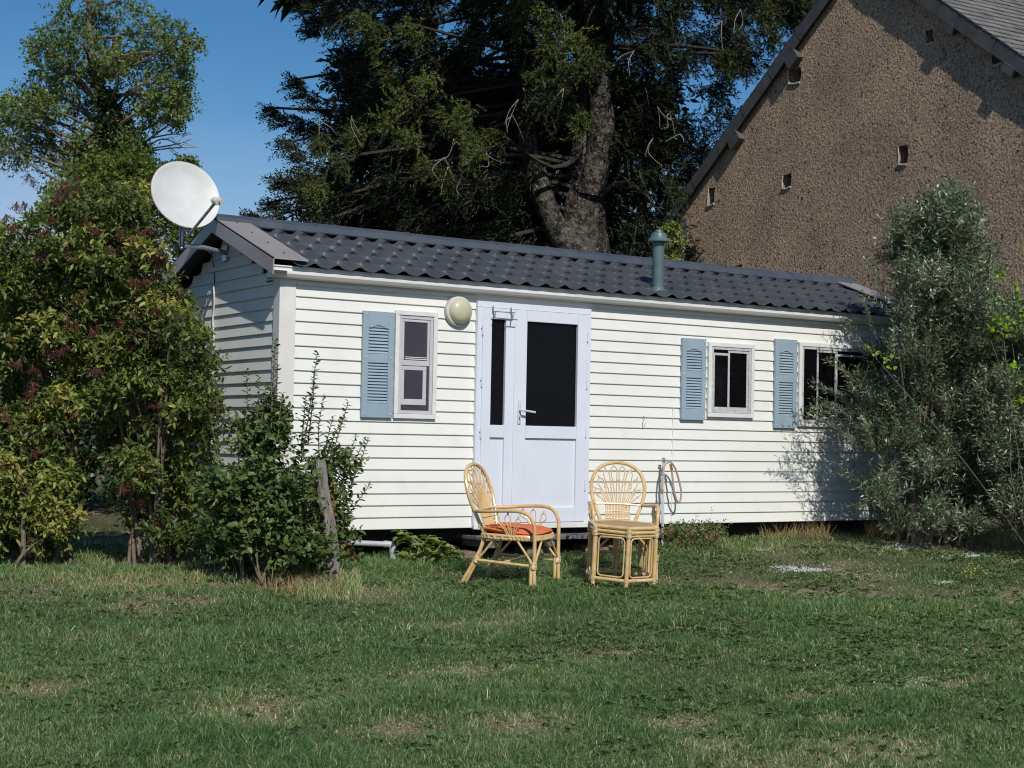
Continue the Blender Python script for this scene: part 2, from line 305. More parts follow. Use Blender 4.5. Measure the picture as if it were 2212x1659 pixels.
ta = n.new('ShaderNodeAttribute'); ta.attribute_name = 'tint'; xx = n.new('ShaderNodeMix'); xx.data_type = 'RGBA'; tcg = n.new('ShaderNodeTexCoord')
l.new(tcg.outputs['Object'], t1.inputs['Vector']); l.new(t1.outputs['Fac'], r1.inputs[0]); l.new(t1.outputs['Fac'], r2.inputs[0]); l.new(ta.outputs['Fac'], xx.inputs[0]); l.new(r1.outputs[0], xx.inputs[6]); l.new(r2.outputs[0], xx.inputs[7]); l.new(xx.outputs[2], pb.inputs['Base Color'])
bu = n.new('ShaderNodeBump'); bu.inputs['Strength'].default_value = 0.9; bu.inputs['Distance'].default_value = 0.03; l.new(t1.outputs['Fac'], bu.inputs['Height']); l.new(bu.outputs[0], pb.inputs['Normal'])
W_ = patch(X, Y)
g = npmesh('ground', np.stack([X, Y, Z], -1).reshape(-1, 3), np.concatenate([np.stack([a, b, c], 1), np.stack([a, c, d], 1)]), gm, tint=W_.ravel())
tag(g, kind='structure')

# ------------------------------------------------------------------ mobile home
ZB = 0.33; XE = 7.40; YW = 2.30; YR = 1.15; ZEV = 2.46; ZRG = 2.925
home = thing('mobile_home', 'long cream mobile home with blue shutters and dark grey tile-effect roof', 'mobile home', (0, 0, 0))
def siding(path_pts, rows, clip=None):
    """rows of lapped boards; path_pts = (A, B, outward normal)"""
    A, B, N = [np.array(q, float) for q in path_pts]; gg = G(); lip = 0.016
    for k in range(rows):
        z0 = ZB + k * 0.1; z1 = z0 + 0.1
        a_, b_ = A.copy(), B.copy()
        if clip:
            r = clip(z1)
            if r is None: break
            a_, b_ = A + (B - A) * r[0], A + (B - A) * r[1]
        def q(P, z, o): return P + N * o + np.array([0, 0, z])
        prof = [(z0, 0.0), (z0, lip), (z0 + 0.004, lip + 0.001), (z0 + 0.05, lip * 0.62), (z1, 0.003), (z1, 0.0)]
        vs = [q(P, z, o) for P in (a_, b_) for z, o in prof]; n_ = len(prof)
        gg.add(vs, [(i, (i + 1) % n_, n_ + (i + 1) % n_, n_ + i) for i in range(n_)] + [tuple(range(n_))[::-1], tuple(range(n_, 2 * n_))])
    return gg
siding(((0.12, 0, 0), (XE, 0, 0), (0, -1, 0)), 21).build('front_wall', M['siding'], home)
def gclip(z):
    z = z - 0.05
    lim = ZEV - 0.10
    if z <= lim: return (0.0, 1.0)
    t = (z - lim) / (ZRG - ZEV)
    if t > 0.97: return None
    return (0.5 * t, 1 - 0.5 * t)
siding(((0, YW - 0.1, 0), (0, 0.09, 0), (-1, 0, 0)), 26, gclip).build('end_wall', M['siding'], home)
siding(((XE, 0.09, 0), (XE, YW - 0.1, 0), (1, 0, 0)), 26, gclip).build('end_wall', M['siding'], home)
siding(((XE, YW, 0), (0, YW, 0), (0, 1, 0)), 21).build('rear_wall', M['siding'], home)
gg = G()                                # inner body behind the boards
sec = [(0.04, 0.01, ZB + .01), (0.04, YW - 0.01, ZB + .01), (0.04, YW - 0.01, ZEV - 0.07), (0.04, YR, ZRG - 0.07), (0.04, 0.01, ZEV - 0.07)]
gg.prism(sec, (XE - 0.08, 0, 0)).build('body_shell', M['siding'], home)
for x0 in (0, XE):
    s_ = -1 if x0 == 0 else 1
    for y0 in (0, YW):
        t_ = -1 if y0 == 0 else 1
        g_ = G(); g_.cbox((min(x0 + s_ * 0.024, x0 - s_ * 0.12), min(y0 + t_ * 0.024, y0 - t_ * 0.10), ZB - 0.004), (max(x0 + s_ * 0.024, x0 - s_ * 0.12), max(y0 + t_ * 0.024, y0 - t_ * 0.10), 2.372), 0.006)
        g_.build('corner_post', M['post'], home)
G().box((4.052, -0.0195, ZB + .002), (4.055, -0.010, ZB + 1.09)).build('siding_joint', M['trimw'], home)
# flashing strip above the top board
G().box((0.13, -0.026, 2.322), (1.84, -0.002, 2.336)).box((3.11, -0.026, 2.322), (XE - .13, -0.002, 2.336)).build('top_trim', M['trimw'], home)
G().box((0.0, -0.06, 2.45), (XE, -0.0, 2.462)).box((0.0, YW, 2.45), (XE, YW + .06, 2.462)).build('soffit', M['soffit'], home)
# roof sheets: tile-effect height field
sl = (ZRG - ZEV) / (YR + 0.15); 
def sheet(side):
    tt = [0.0, .15, .4, .7, .97]; vl = []; hl = []
    for c_ in range(5):
        for t in tt:
            if c_ + t > 4.62: break
            vl.append(c_ + t - (.014 if (t == 0 and c_) else 0) + (.02 if t == .97 else 0)); hl.append(.026 * (1 - t))
    vl = np.array(vl) / 4.6; hl = np.array(hl); NX = 36 * 16; NV = len(vl); x = np.linspace(0.02, XE - 0.02, NX + 1)
    vv, xx_ = np.meshgrid(vl, x); hh = np.meshgrid(hl, x)[0]; ph = xx_ / 0.205 * 2 * math.pi
    wv = np.cos(ph) * .8 + .25 * np.cos(2 * ph + .6); hgt = 0.023 * wv + hh
    y = -0.175 + vv * (YR + 0.10) - 0.016 * wv * (hh > .0255)
    z = ZEV - 0.004 + (y + 0.15) * sl + hgt
    if side < 0: y = 2 * YR - y
    V = np.stack([xx_, y, z], -1).reshape(-1, 3); I = np.arange(V.shape[0]).reshape(xx_.shape)
    top = [(I[i, j], I[i + 1, j], I[i + 1, j + 1], I[i, j + 1]) for i in range(NX) for j in range(NV - 1)]
    q = G(); q.add(V, top)
    lo = [(xx_[i, 0], y[i, 0], z[i, 0] - 0.006) for i in range(NX + 1)]; n_ = len(q.v)   # front lip thickness
    q.v += [tuple(map(float, p)) for p in lo]; q.f += [(I[i, 0], n_ + i, n_ + i + 1, I[i + 1, 0]) for i in range(NX)]
    return q
sheet(1).build('roof', M['roof'], home, smooth=True, angle=28)
sheet(-1).build('roof', M['roof'], home, smooth=True, angle=30)
g_ = G()
for k in range(8):
    xa = -0.155 + k * 0.962; xb = xa + 0.975; e = 0.003 * (k % 2)
    pts = [(0, 0.085), (-0.03, 0.080), (-0.125, 0.038), (-0.132, -0.012)]
    prof = [(YR + s_ * y_, ZRG + z_ + e) for s_, L_ in ((1, pts[::-1]), (-1, pts)) for y_, z_ in L_]
    prof = prof[:4] + prof[5:]
    inner = [(y_ + (YR - y_) * 0.05, z_ - 0.010) for y_, z_ in prof[::-1]]
    g_.prism([(xa, y_, z_) for y_, z_ in prof + inner], (xb - xa, 0, 0))
    g_.prism([(xb - 0.02, y_, z_ + 0.007) for y_, z_ in prof + inner], (0.025, 0, 0))
g_.build('ridge_cap', M['ridge'], home)
def barge(xa, xb, xf):
    for s_ in (1, -1):
        f_ = lambda y: y if s_ > 0 else 2 * YR - y
        y0, y1 = -0.155, YR + 0.0; zz = lambda y: ZEV + 0.055 + (y + 0.15) * sl
        q = G()
        q.prism([(xa, f_(y0), zz(y0)), (xa, f_(y1), zz(y1)), (xa, f_(y1), zz(y1) - 0.012), (xa, f_(y0), zz(y0) - 0.012)], (xb - xa, 0, 0))
        q.prism([(xf, f_(y0), zz(y0) - 0.0), (xf, f_(y1), zz(y1) - 0.0), (xf, f_(y1), zz(y1) - 0.135), (xf, f_(y0), zz(y0) - 0.135)], (0.012 if xf < 1 else -0.012, 0, 0))
        b_ = q.build('barge_board', M['barge'], home)
        q = G()
        for t in (0.12, 0.37, 0.62, 0.87):
            y_ = y0 + t * (y1 - y0); G().lathe([(0.007, 0), (0.007, 0.006), (0.003, 0.01)], ((xa + xb) / 2 + .01, f_(y_), zz(y_)), 8).build('screw', M['dark'], b_)
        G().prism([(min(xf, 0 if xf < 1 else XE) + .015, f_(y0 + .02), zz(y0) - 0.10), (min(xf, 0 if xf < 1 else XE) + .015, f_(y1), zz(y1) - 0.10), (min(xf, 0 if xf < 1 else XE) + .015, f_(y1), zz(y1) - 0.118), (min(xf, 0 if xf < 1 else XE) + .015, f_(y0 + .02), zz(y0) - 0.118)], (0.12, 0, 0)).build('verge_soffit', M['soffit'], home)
barge(-0.15, 0.16, -0.15); barge(XE - 0.16, XE + 0.15, XE + 0.15)
for s_ in (1, -1):                       # gutter
    f_ = lambda y: y if s_ > 0 else YW - y
    prof = [(-0.010, 2.452), (-0.125, 2.458), (-0.128, 2.450), (-0.116, 2.442), (-0.116, 2.425), (-0.122, 2.418), (-0.122, 2.395), (-0.105, 2.372), (-0.050, 2.362), (-0.010, 2.366)]
    q = G().prism([(-0.125, f_(y_), z_) for y_, z_ in prof], (XE + 0.25, 0, 0)); q.build('gutter', M['gutter'], home)
    G().prism([(-0.131, f_(y_ * 1.02), 2.41 + (z_ - 2.41) * 1.06) for y_, z_ in prof], (0.006, 0, 0)).build('gutter_end', M['trimw'], home)
    G().prism([(XE + 0.125, f_(y_ * 1.02), 2.41 + (z_ - 2.41) * 1.06) for y_, z_ in prof], (0.006, 0, 0)).build('gutter_end', M['trimw'], home)
# chassis in the dark under the floor
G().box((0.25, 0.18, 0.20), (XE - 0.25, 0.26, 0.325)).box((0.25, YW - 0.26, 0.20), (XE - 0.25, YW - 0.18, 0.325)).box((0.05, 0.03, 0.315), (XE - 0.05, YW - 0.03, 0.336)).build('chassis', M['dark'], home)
# sticker with three blue lines on the end wall
g_ = G(); r_ = random.Random(5)
c0 = on(583, 603, 0, -0.014)
for ln, (hh, dz) in enumerate([(0.012, 0.028), (0.008, 0.005), (0.018, -0.025)]):
    y_ = c0[1] + 0.055
    while y_ > c0[1] - 0.055:
        w_ = r_.uniform(0.004, 0.009); g_.box((-0.0185, y_ - w_, c0[2] + dz), (-0.0165, y_, c0[2] + dz + hh * r_.uniform(0.7, 1))); y_ -= w_ + 0.0035
g_.build('maker_lettering', M['ink'], home)
# ---- windows
def wbox(q, x0, x1, z0, z1, y0, y1, c=0.003): q.cbox((x0, y0, z0), (x1, y1, z1), c); return q
def frame(x0, x1, z0, z1, w, y0, y1, wb=None):
    q = G(); wb = wb or w
    wbox(q, x0, x1, z1 - w, z1, y0, y1); wbox(q, x0, x1, z0, z0 + wb, y0, y1)
    wbox(q, x0, x0 + w, z0 + wb + .0005, z1 - w - .0005, y0 + .0005, y1); wbox(q, x1 - w, x1, z0 + wb + .0005, z1 - w - .0005, y0 + .0005, y1); return q
def wx(u, Y=-0.035): return float(on(u, 800, 1, Y)[0])
def wz(u, v, Y=-0.035): return float(on(u, v, 1, Y)[2])
# sash window
x0, x1 = wx(852), wx(943); z0, z1 = 1.262, 2.172
w1 = frame(x0, x1, z0, z1, 0.038, -0.045, -0.014).build('sash_window', M['trimw'], home)
i0, i1 = x0 + 0.040, x1 - 0.040; j0, j1 = z0 + 0.040, z1 - 0.040
frame(i0, i1, j0, j1, 0.028, -0.036, -0.012).build('window_frame', M['sash'], w1)
zm = wz(895, 790); u0, u1 = i0 + 0.030, i1 - 0.030
frame(u0, u1, zm, j1 - 0.030, 0.022, -0.030, -0.010, 0.045).build('upper_sash', M['sash'], w1)
frame(u0 - 0.004, u1 - 0.004 - 0.02, j0 + 0.075, zm - 0.004, 0.034, -0.0275, -0.010, 0.05).build('lower_sash', M['sash'], w1)
G().box((u0 - .002, -0.0225, zm + 0.01), (u1 + .002, -0.019, j1 - .03)).build('pane', M['net'], w1)
G().box((u0 - .002, -0.0225, j0 + .028), (u1 + .002, -0.019, zm + 0.008)).build('pane', M['net'], w1)
G().box((i0 + 0.06, -0.034, zm + 0.052), (i1 - 0.06, -0.0305, zm + 0.060)).box((i0 + 0.06, -0.034, zm + 0.068), (i1 - 0.06, -0.0305, zm + 0.074)).build('blind_rail', M['trimw'], w1)
# sliding windows
def slider(x0, x1, z0, z1, splits, open_left=False):
    w = frame(x0, x1, z0, z1, 0.040, -0.045, -0.014).build('sliding_window', M['trimw'], home)
    a0, a1, b0, b1 = x0 + 0.042, x1 - 0.042, z0 + 0.042, z1 - 0.042
    frame(a0, a1, b0, b1, 0.026, -0.038, -0.012).build('window_frame', M['alu'], w)
    a0 += 0.027; a1 -= 0.027; b0 += 0.027; b1 -= 0.027
    xs = [a0] + splits + [a1]
    for i in range(len(xs) - 1):
        fr = not (open_left and i == 0)
        yo = -0.031 if i % 2 else -0.024
        if fr: frame(xs[i] - (0.016 if i else 0), xs[i + 1] + (0.014 if i < len(xs) - 2 else 0), b0, b1 - (0.03 if i % 2 == 0 else 0), 0.024, yo, yo + 0.007, 0.03).build('sliding_sash', M['alu'], w)
    for i in range(len(xs) - 1):
        G().box((xs[i] + .002, -0.0225 + 0.001 * (i % 2), b0), (xs[i + 1] - .002, -0.019, b1)).build('pane', M['glass'], w)
    return w
slider(wx(1530), wx(1629), 1.353, 2.075, [wx(1576)])
slider(wx(1726), wx(1726) + 1.30, 1.285, 2.135, [wx(1768), wx(1768) + 0.26, wx(1768) + 0.66], True)
# shutters
def shutter(xc, z0, z1, w=0.292):
    q = G(); x0, x1 = xc - w / 2, xc + w / 2; ya, yb = -0.048, -0.018; st = 0.052; h = z1 - z0
    zt = z0 + h * 0.845; zc0, zc1 = z0 + h * 0.515, z0 + h * 0.60; zb = z0 + h * 0.135
    wbox(q, x0, x0 + st, z0, z1, ya, yb, .004); wbox(q, x1 - st, x1, z0, z1, ya, yb, .004)
    e = .0006
    wbox(q, x0 + st + e, x1 - st - e, z0, zb, ya + .002, yb); wbox(q, x0 + st + e, x1 - st - e, zc0, zc1, ya + .002, yb)
    arc = [(x0 + st + e, zt), ] + [(xc + (t - 0.5) * 0.13, zt + 0.022 * math.sin(math.pi * t)) for t in np.linspace(0, 1, 9)] + [(x1 - st - e, zt), (x1 - st - e, z1), (x0 + st + e, z1)]
    q.prism([(x_, ya + .002, z_) for x_, z_ in arc], (0, yb - ya - .002, 0))
    for a_, b_ in ((zb, zc0), (zc1, zt)):
        m_ = max(1, round((b_ - a_) / 0.0268)); p = (b_ - a_) / m_
        for i in range(m_ + (1 if b_ == zt else 0)):
            zz = a_ + i * p
            q.add([(x_, y_, z_) for x_ in (x0 + st, x1 - st) for y_, z_ in ((ya + .006, zz + .003), (ya + .006, zz + .007), (ya + .020, zz + p * 0.98), (ya + .020, zz + p * 0.90))], [(0, 1, 2, 3), (7, 6, 5, 4), (0, 4, 5, 1), (1, 5, 6, 2), (2, 6, 7, 3), (3, 7, 4, 0)])
    q.box((x0 + st, yb - .004, zb), (x1 - st, yb - .001, zt + .03))
    s = q.build('shutter', M['blue'], home); s['label'] = 'grey blue louvred shutter'
    q = G()
    for x_ in (x0 + .025, x1 - .025):
        for z_ in (z0 + .03, (zc0 + zc1) / 2 + .005, z1 - .03): G().lathe([(0.008, 0), (0.008, .003), (0.003, .006)], (x_, ya, z_), 8, (0, -1, 0)).build('shutter_screw', M['alu'], s)
shutter(wx(816.5, -.045), 1.262, 2.148); shutter(wx(1499.5, -.045), 1.318, 2.098); shutter(wx(1698.5, -.045), 1.262, 2.150)
# ---- door
D = thing('door', None, None, (0, 0, 0)); D.parent = home
x0, x1, z0, z1 = 1.835, 3.055, 0.322, 2.302
frame(x0, x1, z0, z1, 0.052, -0.052, -0.012, 0.045).build('door_frame', M['pvc'], D)
split = wx(1112, -.05)
def leaf(xa, xb, gl, gr, name):
    q = G(); za, zb = z0 + 0.048, z1 - 0.055; ya, yb = -0.062, -0.016; zg0, zg1 = 1.225, 2.150; zp0, zp1 = 0.50, 1.115; e = .0006
    wbox(q, xa, gl, za, zb, ya, yb, .005); wbox(q, gr, xb, za, zb, ya, yb, .005)
    wbox(q, gl + e, gr - e, zg1, zb, ya + .0008, yb, .004); wbox(q, gl + e, gr - e, zp1, zg0, ya + .0008, yb, .004); wbox(q, gl + e, gr - e, za, zp0, ya + .0008, yb, .004)
    lf = q.build(name, M['pvc'], D)
    q.__init__(); q.box((gl, ya + .022, zp0), (gr, yb, zp1))
    q.build('door_panel', M['pvc'], D)
    G().box((gl - .002, ya + .030, zg0 - .002), (gr + .002, ya + .036, zg1 + .002)).build('door_pane', M['glass'], D)
    return lf
leaf(x0 + .050, split - .003, wx(1061, -.06), wx(1091.5, -.06), 'side_leaf')
leaf(split + .003, x1 - .050, wx(1137.5, -.06), wx(1247.5, -.06), 'main_leaf')
G().cbox((split - .018, -0.070, 0.372), (split + .008, -0.0625, 2.245), .002).build('meeting_strip', M['pvc'], D)
G().cbox((x0 - .01, -0.075, 0.318), (x1 + .01, -0.050, 0.362), .004).build('sill', M['trimw'], D)
q = G(); hx = split + 0.045; hz = wz(1125, 889, -.07)
q.cbox((hx - .016, -0.072, hz - .11), (hx + .016, -0.0625, hz + .10), .004)
q.tube(cr([(hx, -.070, hz + .01), (hx, -.105, hz + .01), (hx + .015, -.118, hz + .010), (hx + .06, -.120, hz + .004), (hx + .135, -.120, hz - .004)], 4), .0095, 8)
q.build('door_handle', M['wpipe'], D, smooth=True)
G().lathe([(0.006, 0), (0.006, 0.002)], (hx, -.072, hz - .055), 8, (0, -1, 0)).box((hx - .003, -.0745, hz - .075), (hx + .003, -.0722, hz - .055)).build('keyhole', M['dark'], D)
for x_ in (x0 + .047, x1 - .047):
    for z_ in ((2.05, 1.60, 1.15) if x_ < 2.5 else (2.05, 1.62, 1.18, .70)):
        G().tube([(x_, -.066, z_ - .045), (x_, -.066, z_ + .045)], .007, 8).box((x_ - .012, -.0665, z_ + .012), (x_ + .012, -.0545, z_ + .016)).build('hinge', M['pvc'], D)
# ---- wall lamp
lc = np.array([wx(990, -.05), 0, wz(990, 672, -.05)])
lamp = G().lathe([(0.118, .012), (0.132, .014), (0.136, .03), (0.128, .052), (0.112, .060)], (lc[0], 0, lc[2]), 40, (0, -1, 0)).build('wall_lamp', M['lampb'], home, smooth=True)
G().lathe([(0.110, .058), (0.108, .070), (0.098, .090), (0.078, .107), (0.048, .118), (0.015, .122)], (lc[0], 0, lc[2]), 40, (0, -1, 0)).build('lamp_dome', M['dome'], lamp, smooth=True, angle=80)
# ---- flue
fb = on(1421, 627, 1, 0.06); fb[2] = ZEV + 0.21 * sl; ft = on(1417.5, 500, 1, 0.06)
fl = G(); fl.lathe([(0.056, -0.02), (0.056, ft[2] - fb[2] - 0.07)], fb, 24); fl.lathe([(0.075, -0.01), (0.062, .03), (.057, .035)], fb, 24)
fl = fl.build('flue', M['flue'], home, smooth=True)
H = ft[2] - fb[2]
G().lathe([(0.050, H - .085), (0.104, H - .098), (0.105, H - .088), (0.082, H - .055), (0.072, H - .018), (.050, H - .008), (0.040, H - .004), (0.036, H + .012), (0.018, H + .022), (0.004, H + .024)], fb, 28).build('flue_cap', M['flue'], fl, smooth=True, angle=25)

# ------------------------------------------------------------------ satellite dish
dc = at(402, 420, 12.75); nd = nrm(-FW * 0.77 + 0.64 * (0.87 * RT + 0.49 * UP)); mj = nrm(RT * 75 / 154 - UP * 135 / 154); mj = nrm(mj - nd * (mj @ nd)); mn_ = np.cross(nd, mj)
dish = thing('satellite_dish', 'round white satellite dish on a bracket at the left end of the mobile home roof', 'satellite dish', on(440, 535, 0, -0.1))
q = G(); seg = 48; prof = [(0.0, -0.050), (.06, -.0485), (.12, -.043), (.18, -.033), (.24, -.018), (.275, -.006), (.290, .000), (.302, .002), (.306, -.006), (.302, -.012), (.24, -.026), (.12, -.052), (0.001, -.060)]
vs = [dc + nd * h + r * 1.0 * (math.cos(2 * math.pi * k / seg) * mj + math.sin(2 * math.pi * k / seg) * mn_) for r, h in prof for k in range(seg)]
fs = [(i * seg + k, i * seg + (k + 1) % seg, (i + 1) * seg + (k + 1) % seg, (i + 1) * seg + k) for i in range(len(prof) - 1) for k in range(seg)]
q.add(vs, fs); q.build('reflector', M['dish'], dish, smooth=True, angle=40)
e0 = at(404, 512, 12.70); e1 = at(463, 440, 12.44)
G().tube([e0, e0 * .5 + e1 * .5, e1], 0.013, 8).build('feed_arm', M['galv'], dish, smooth=True)
q = G(); ld = nrm(dc - e1); c_ = at(465, 434, 12.42)
q.lathe([(0.030, -.03), (0.032, .0), (.030, .035), (.014, .04), (.012, .075)], c_ - ld * .02, 16, ld); c2_ = at(473, 433, 12.42); q.lathe([(0.024, -.03), (0.026, .0), (.022, .04)], c2_ - ld * .02, 14, ld); q.tube([e1, c_], .009, 6)
q.build('receiver_head', M['lampb'], dish, smooth=True)
w0 = on(455, 545, 0, -0.01); w0[1] = 0.98; 
b1 = at(397, 530, 12.80); b0 = at(437, 534, 12.93); w0 = np.array([-0.01, b0[1] + .18, b0[2] - .01])
G().tube([w0, b0, b1], .021, 10).box((-0.03, w0[1] - .05, w0[2] - .07), (-0.012, w0[1] + .05, w0[2] + .07)).build('wall_arm', M['galv'], dish, smooth=True)
m0 = at(393, 537, 12.82); m1 = at(392, 478, 12.86)
G().tube([m0, m1, dc - nd * .12 - mj * (-.1)], .021, 10).tube([dc - nd * .13, dc - nd * .05], .045, 12).build('mast', M['galv'], dish, smooth=True)
G().tube(cr([at(437, 538, 12.9), at(450, 543, 12.9), at(458, 553, 12.95), on(461, 572, 0, -0.02), on(463, 608, 0, -0.024), on(461, 640, 0, -0.024)], 5), .004, 5).tube(cr([e0, at(398, 512, 12.72), at(396, 535, 12.78)], 5), .004, 5).build('coaxial_lead', M['dark'], dish)
cord = G().tube(cr([on(461, 612, 0, -.03), on(463, 650, 0, -.032), on(460, 690, 0, -.026), on(462, 735, 0, -.034), on(459, 790, 0, -.026), on(459, 850, 0, -.032), on(457, 905, 0, -.027), on(457, 960, 0, -.032)], 6), .0085, 6).build('cord', M['cord'], loc=tuple(on(457, 960, 0, -.03)), smooth=True)
tag(cord, 'white cord hanging down the left end wall of the mobile home', 'cord')

# ------------------------------------------------------------------ small things on the front wall
def ontop(name, q, m, label, cat, loc, **k): o = q.build(name, m, loc=loc, **k); return tag(o, label, cat)
def w3(u, v, Y): return on(u, v, 1, Y)
rk = thing('door_rack', 'small grey metal rack hooked over the top of the white door side leaf', 'rack', w3(1087, 672, -.07))
def dr(u, v): return w3((1880 + u * .21) / 1.7939, (1160 + v * .21) / 1.7939, -.075)
def dr2(u, v): return w3((1880 + u * .21) / 1.7939, (1160 + v * .21) / 1.7939, -.13)
G().tube([dr(150, 118), dr(148, 215), dr(165, 290), dr2(178, 330)], .0055, 6).tube([dr2(178, 330), dr2(188, 235)], .005, 6).build('hook', M['steel'], rk, smooth=True)
G().tube([dr(482, 148), dr(480, 235), dr(492, 300), dr2(510, 350)], .0055, 6).tube([dr2(512, 350), dr2(520, 262)], .005, 6).build('hook', M['steel'], rk, smooth=True)
G().tube([dr2(150, 222), dr2(552, 248)], .0045, 6).tube([dr2(160, 338), dr2(600, 380)], .0045, 6).build('rails', M['steel'], rk, smooth=True)
hk = G().tube(cr([w3(1388, 902, -.022), w3(1391, 899, -.03), w3(1392, 904, -.035), w3(1389, 912, -.03), w3(1388, 919, -.028), w3(1391, 922, -.03), w3(1395, 913, -.03)], 5), .0022, 5)
ontop('wire_hook', hk, M['steel'], 'thin bent wire hook on the siding between the door and the middle window', 'hook', tuple(w3(1389, 910, -.02)))
xp = w3(1433, 1060, -.09)[0]
wp = thing('standpipe', 'white plastic water pipe rising in front of the siding right of the chairs', 'pipe', (xp, -.09, 0.1))
G().tube([(xp - .0, -.09, 0.08), (xp - .004, -.09, 0.5), (xp - .006, -.09, 0.85), (xp - .002, -.09, 0.93)], .0135, 10).build('pipe', M['wpipe'], wp, smooth=True)
G().tube([(xp - .03, -.09, .93), (xp + .012, -.13, .93)], .009, 8).tube([(xp, -.09, .915), (xp, -.09, .955)], .008, 8).box((xp - .025, -.096, .948), (xp + .012, -.084, .955)).build('tap', M['steel'], wp, smooth=True)
def hq(u, v, Y=-.14): return w3((2520 + u * .3463) / 1.7939, (1750 + v * .3463) / 1.7939, Y)
ho = thing('garden_hose', 'short beige garden hose looped over the tap beside the white pipe', 'hose', hq(190, 130))
G().tube(cr([hq(132, 455), hq(134, 330), hq(145, 220), hq(165, 145), hq(195, 122), hq(235, 125), hq(280, 190), hq(320, 320), hq(345, 440), hq(340, 530), hq(318, 565), hq(290, 530), hq(262, 420), hq(248, 280), hq(240, 190), hq(228, 150)], 6), .0095, 8).build('tube', M['hose'], ho, smooth=True)
G().tube([hq(132, 425), hq(131, 475)], .013, 8).build('coupling', M['brass'], ho, smooth=True)
G().tube([hq(227, 140), hq(238, 205)], .014, 8).build('coupling', M['brass'], ho, smooth=True)

# ------------------------------------------------------------------ things under the home
dp = at(738, 1172, 12.62); el = at(842, 1176, 12.72)
q = G(); ez = gh(el[0], el[1])
q.tube([at(700, 1170, 12.57), el], .024, 12).tube(cr([at(828, 1175.5, 12.71), at(840, 1176, 12.72), at(847, 1180, 12.72), at(848, 1193, 12.72)], 5), .029, 12).tube([at(848, 1188, 12.72), at(847.5, 1228, 12.72)], .024, 12).tube([at(848, 1203, 12.72), at(848, 1212, 12.72)], .029, 12)
ontop('drain_pipe', q, M['pipe'], 'grey plastic waste pipe with an elbow below the left part of the mobile home', 'pipe', (float(el[0]), float(el[1]), 0.0), smooth=True)
st = thing('wooden_step', 'low grey weathered plank step under the white door', 'step', (2.5, -.1, 0.2))
for k in range(4):
    G().cbox((1.80, -.30 + k * .125, .232 + .004 * (k % 2)), (3.36, -.30 + k * .125 + .115, .262 + .004 * (k % 2)), .004).build('plank', M['plank'], st)
for x_ in (1.85, 2.45, 3.2): G().cbox((x_, -.28, .17), (x_ + .09, .16, .2315), .004).build('bearer', M['plank'], st)
for i, (x_, w_, y_, lab) in enumerate([(1.72, .14, .0, 'small broken block below the left end of the wooden step'), (2.30, .26, -.1, 'brown block under the middle of the wooden step behind the cushioned chair'), (2.93, .26, -.1, 'brown block under the right part of the wooden step beside the table')]):
    q = G(); q.cbox((x_, y_ - .1, -.02), (x_ + w_, y_ + .1, .166 if i else .13), .015); ontop('support_block', q, M['block'], lab, 'block', (x_ + w_ / 2, y_, 0))['group'] = 'blocks carrying the step'

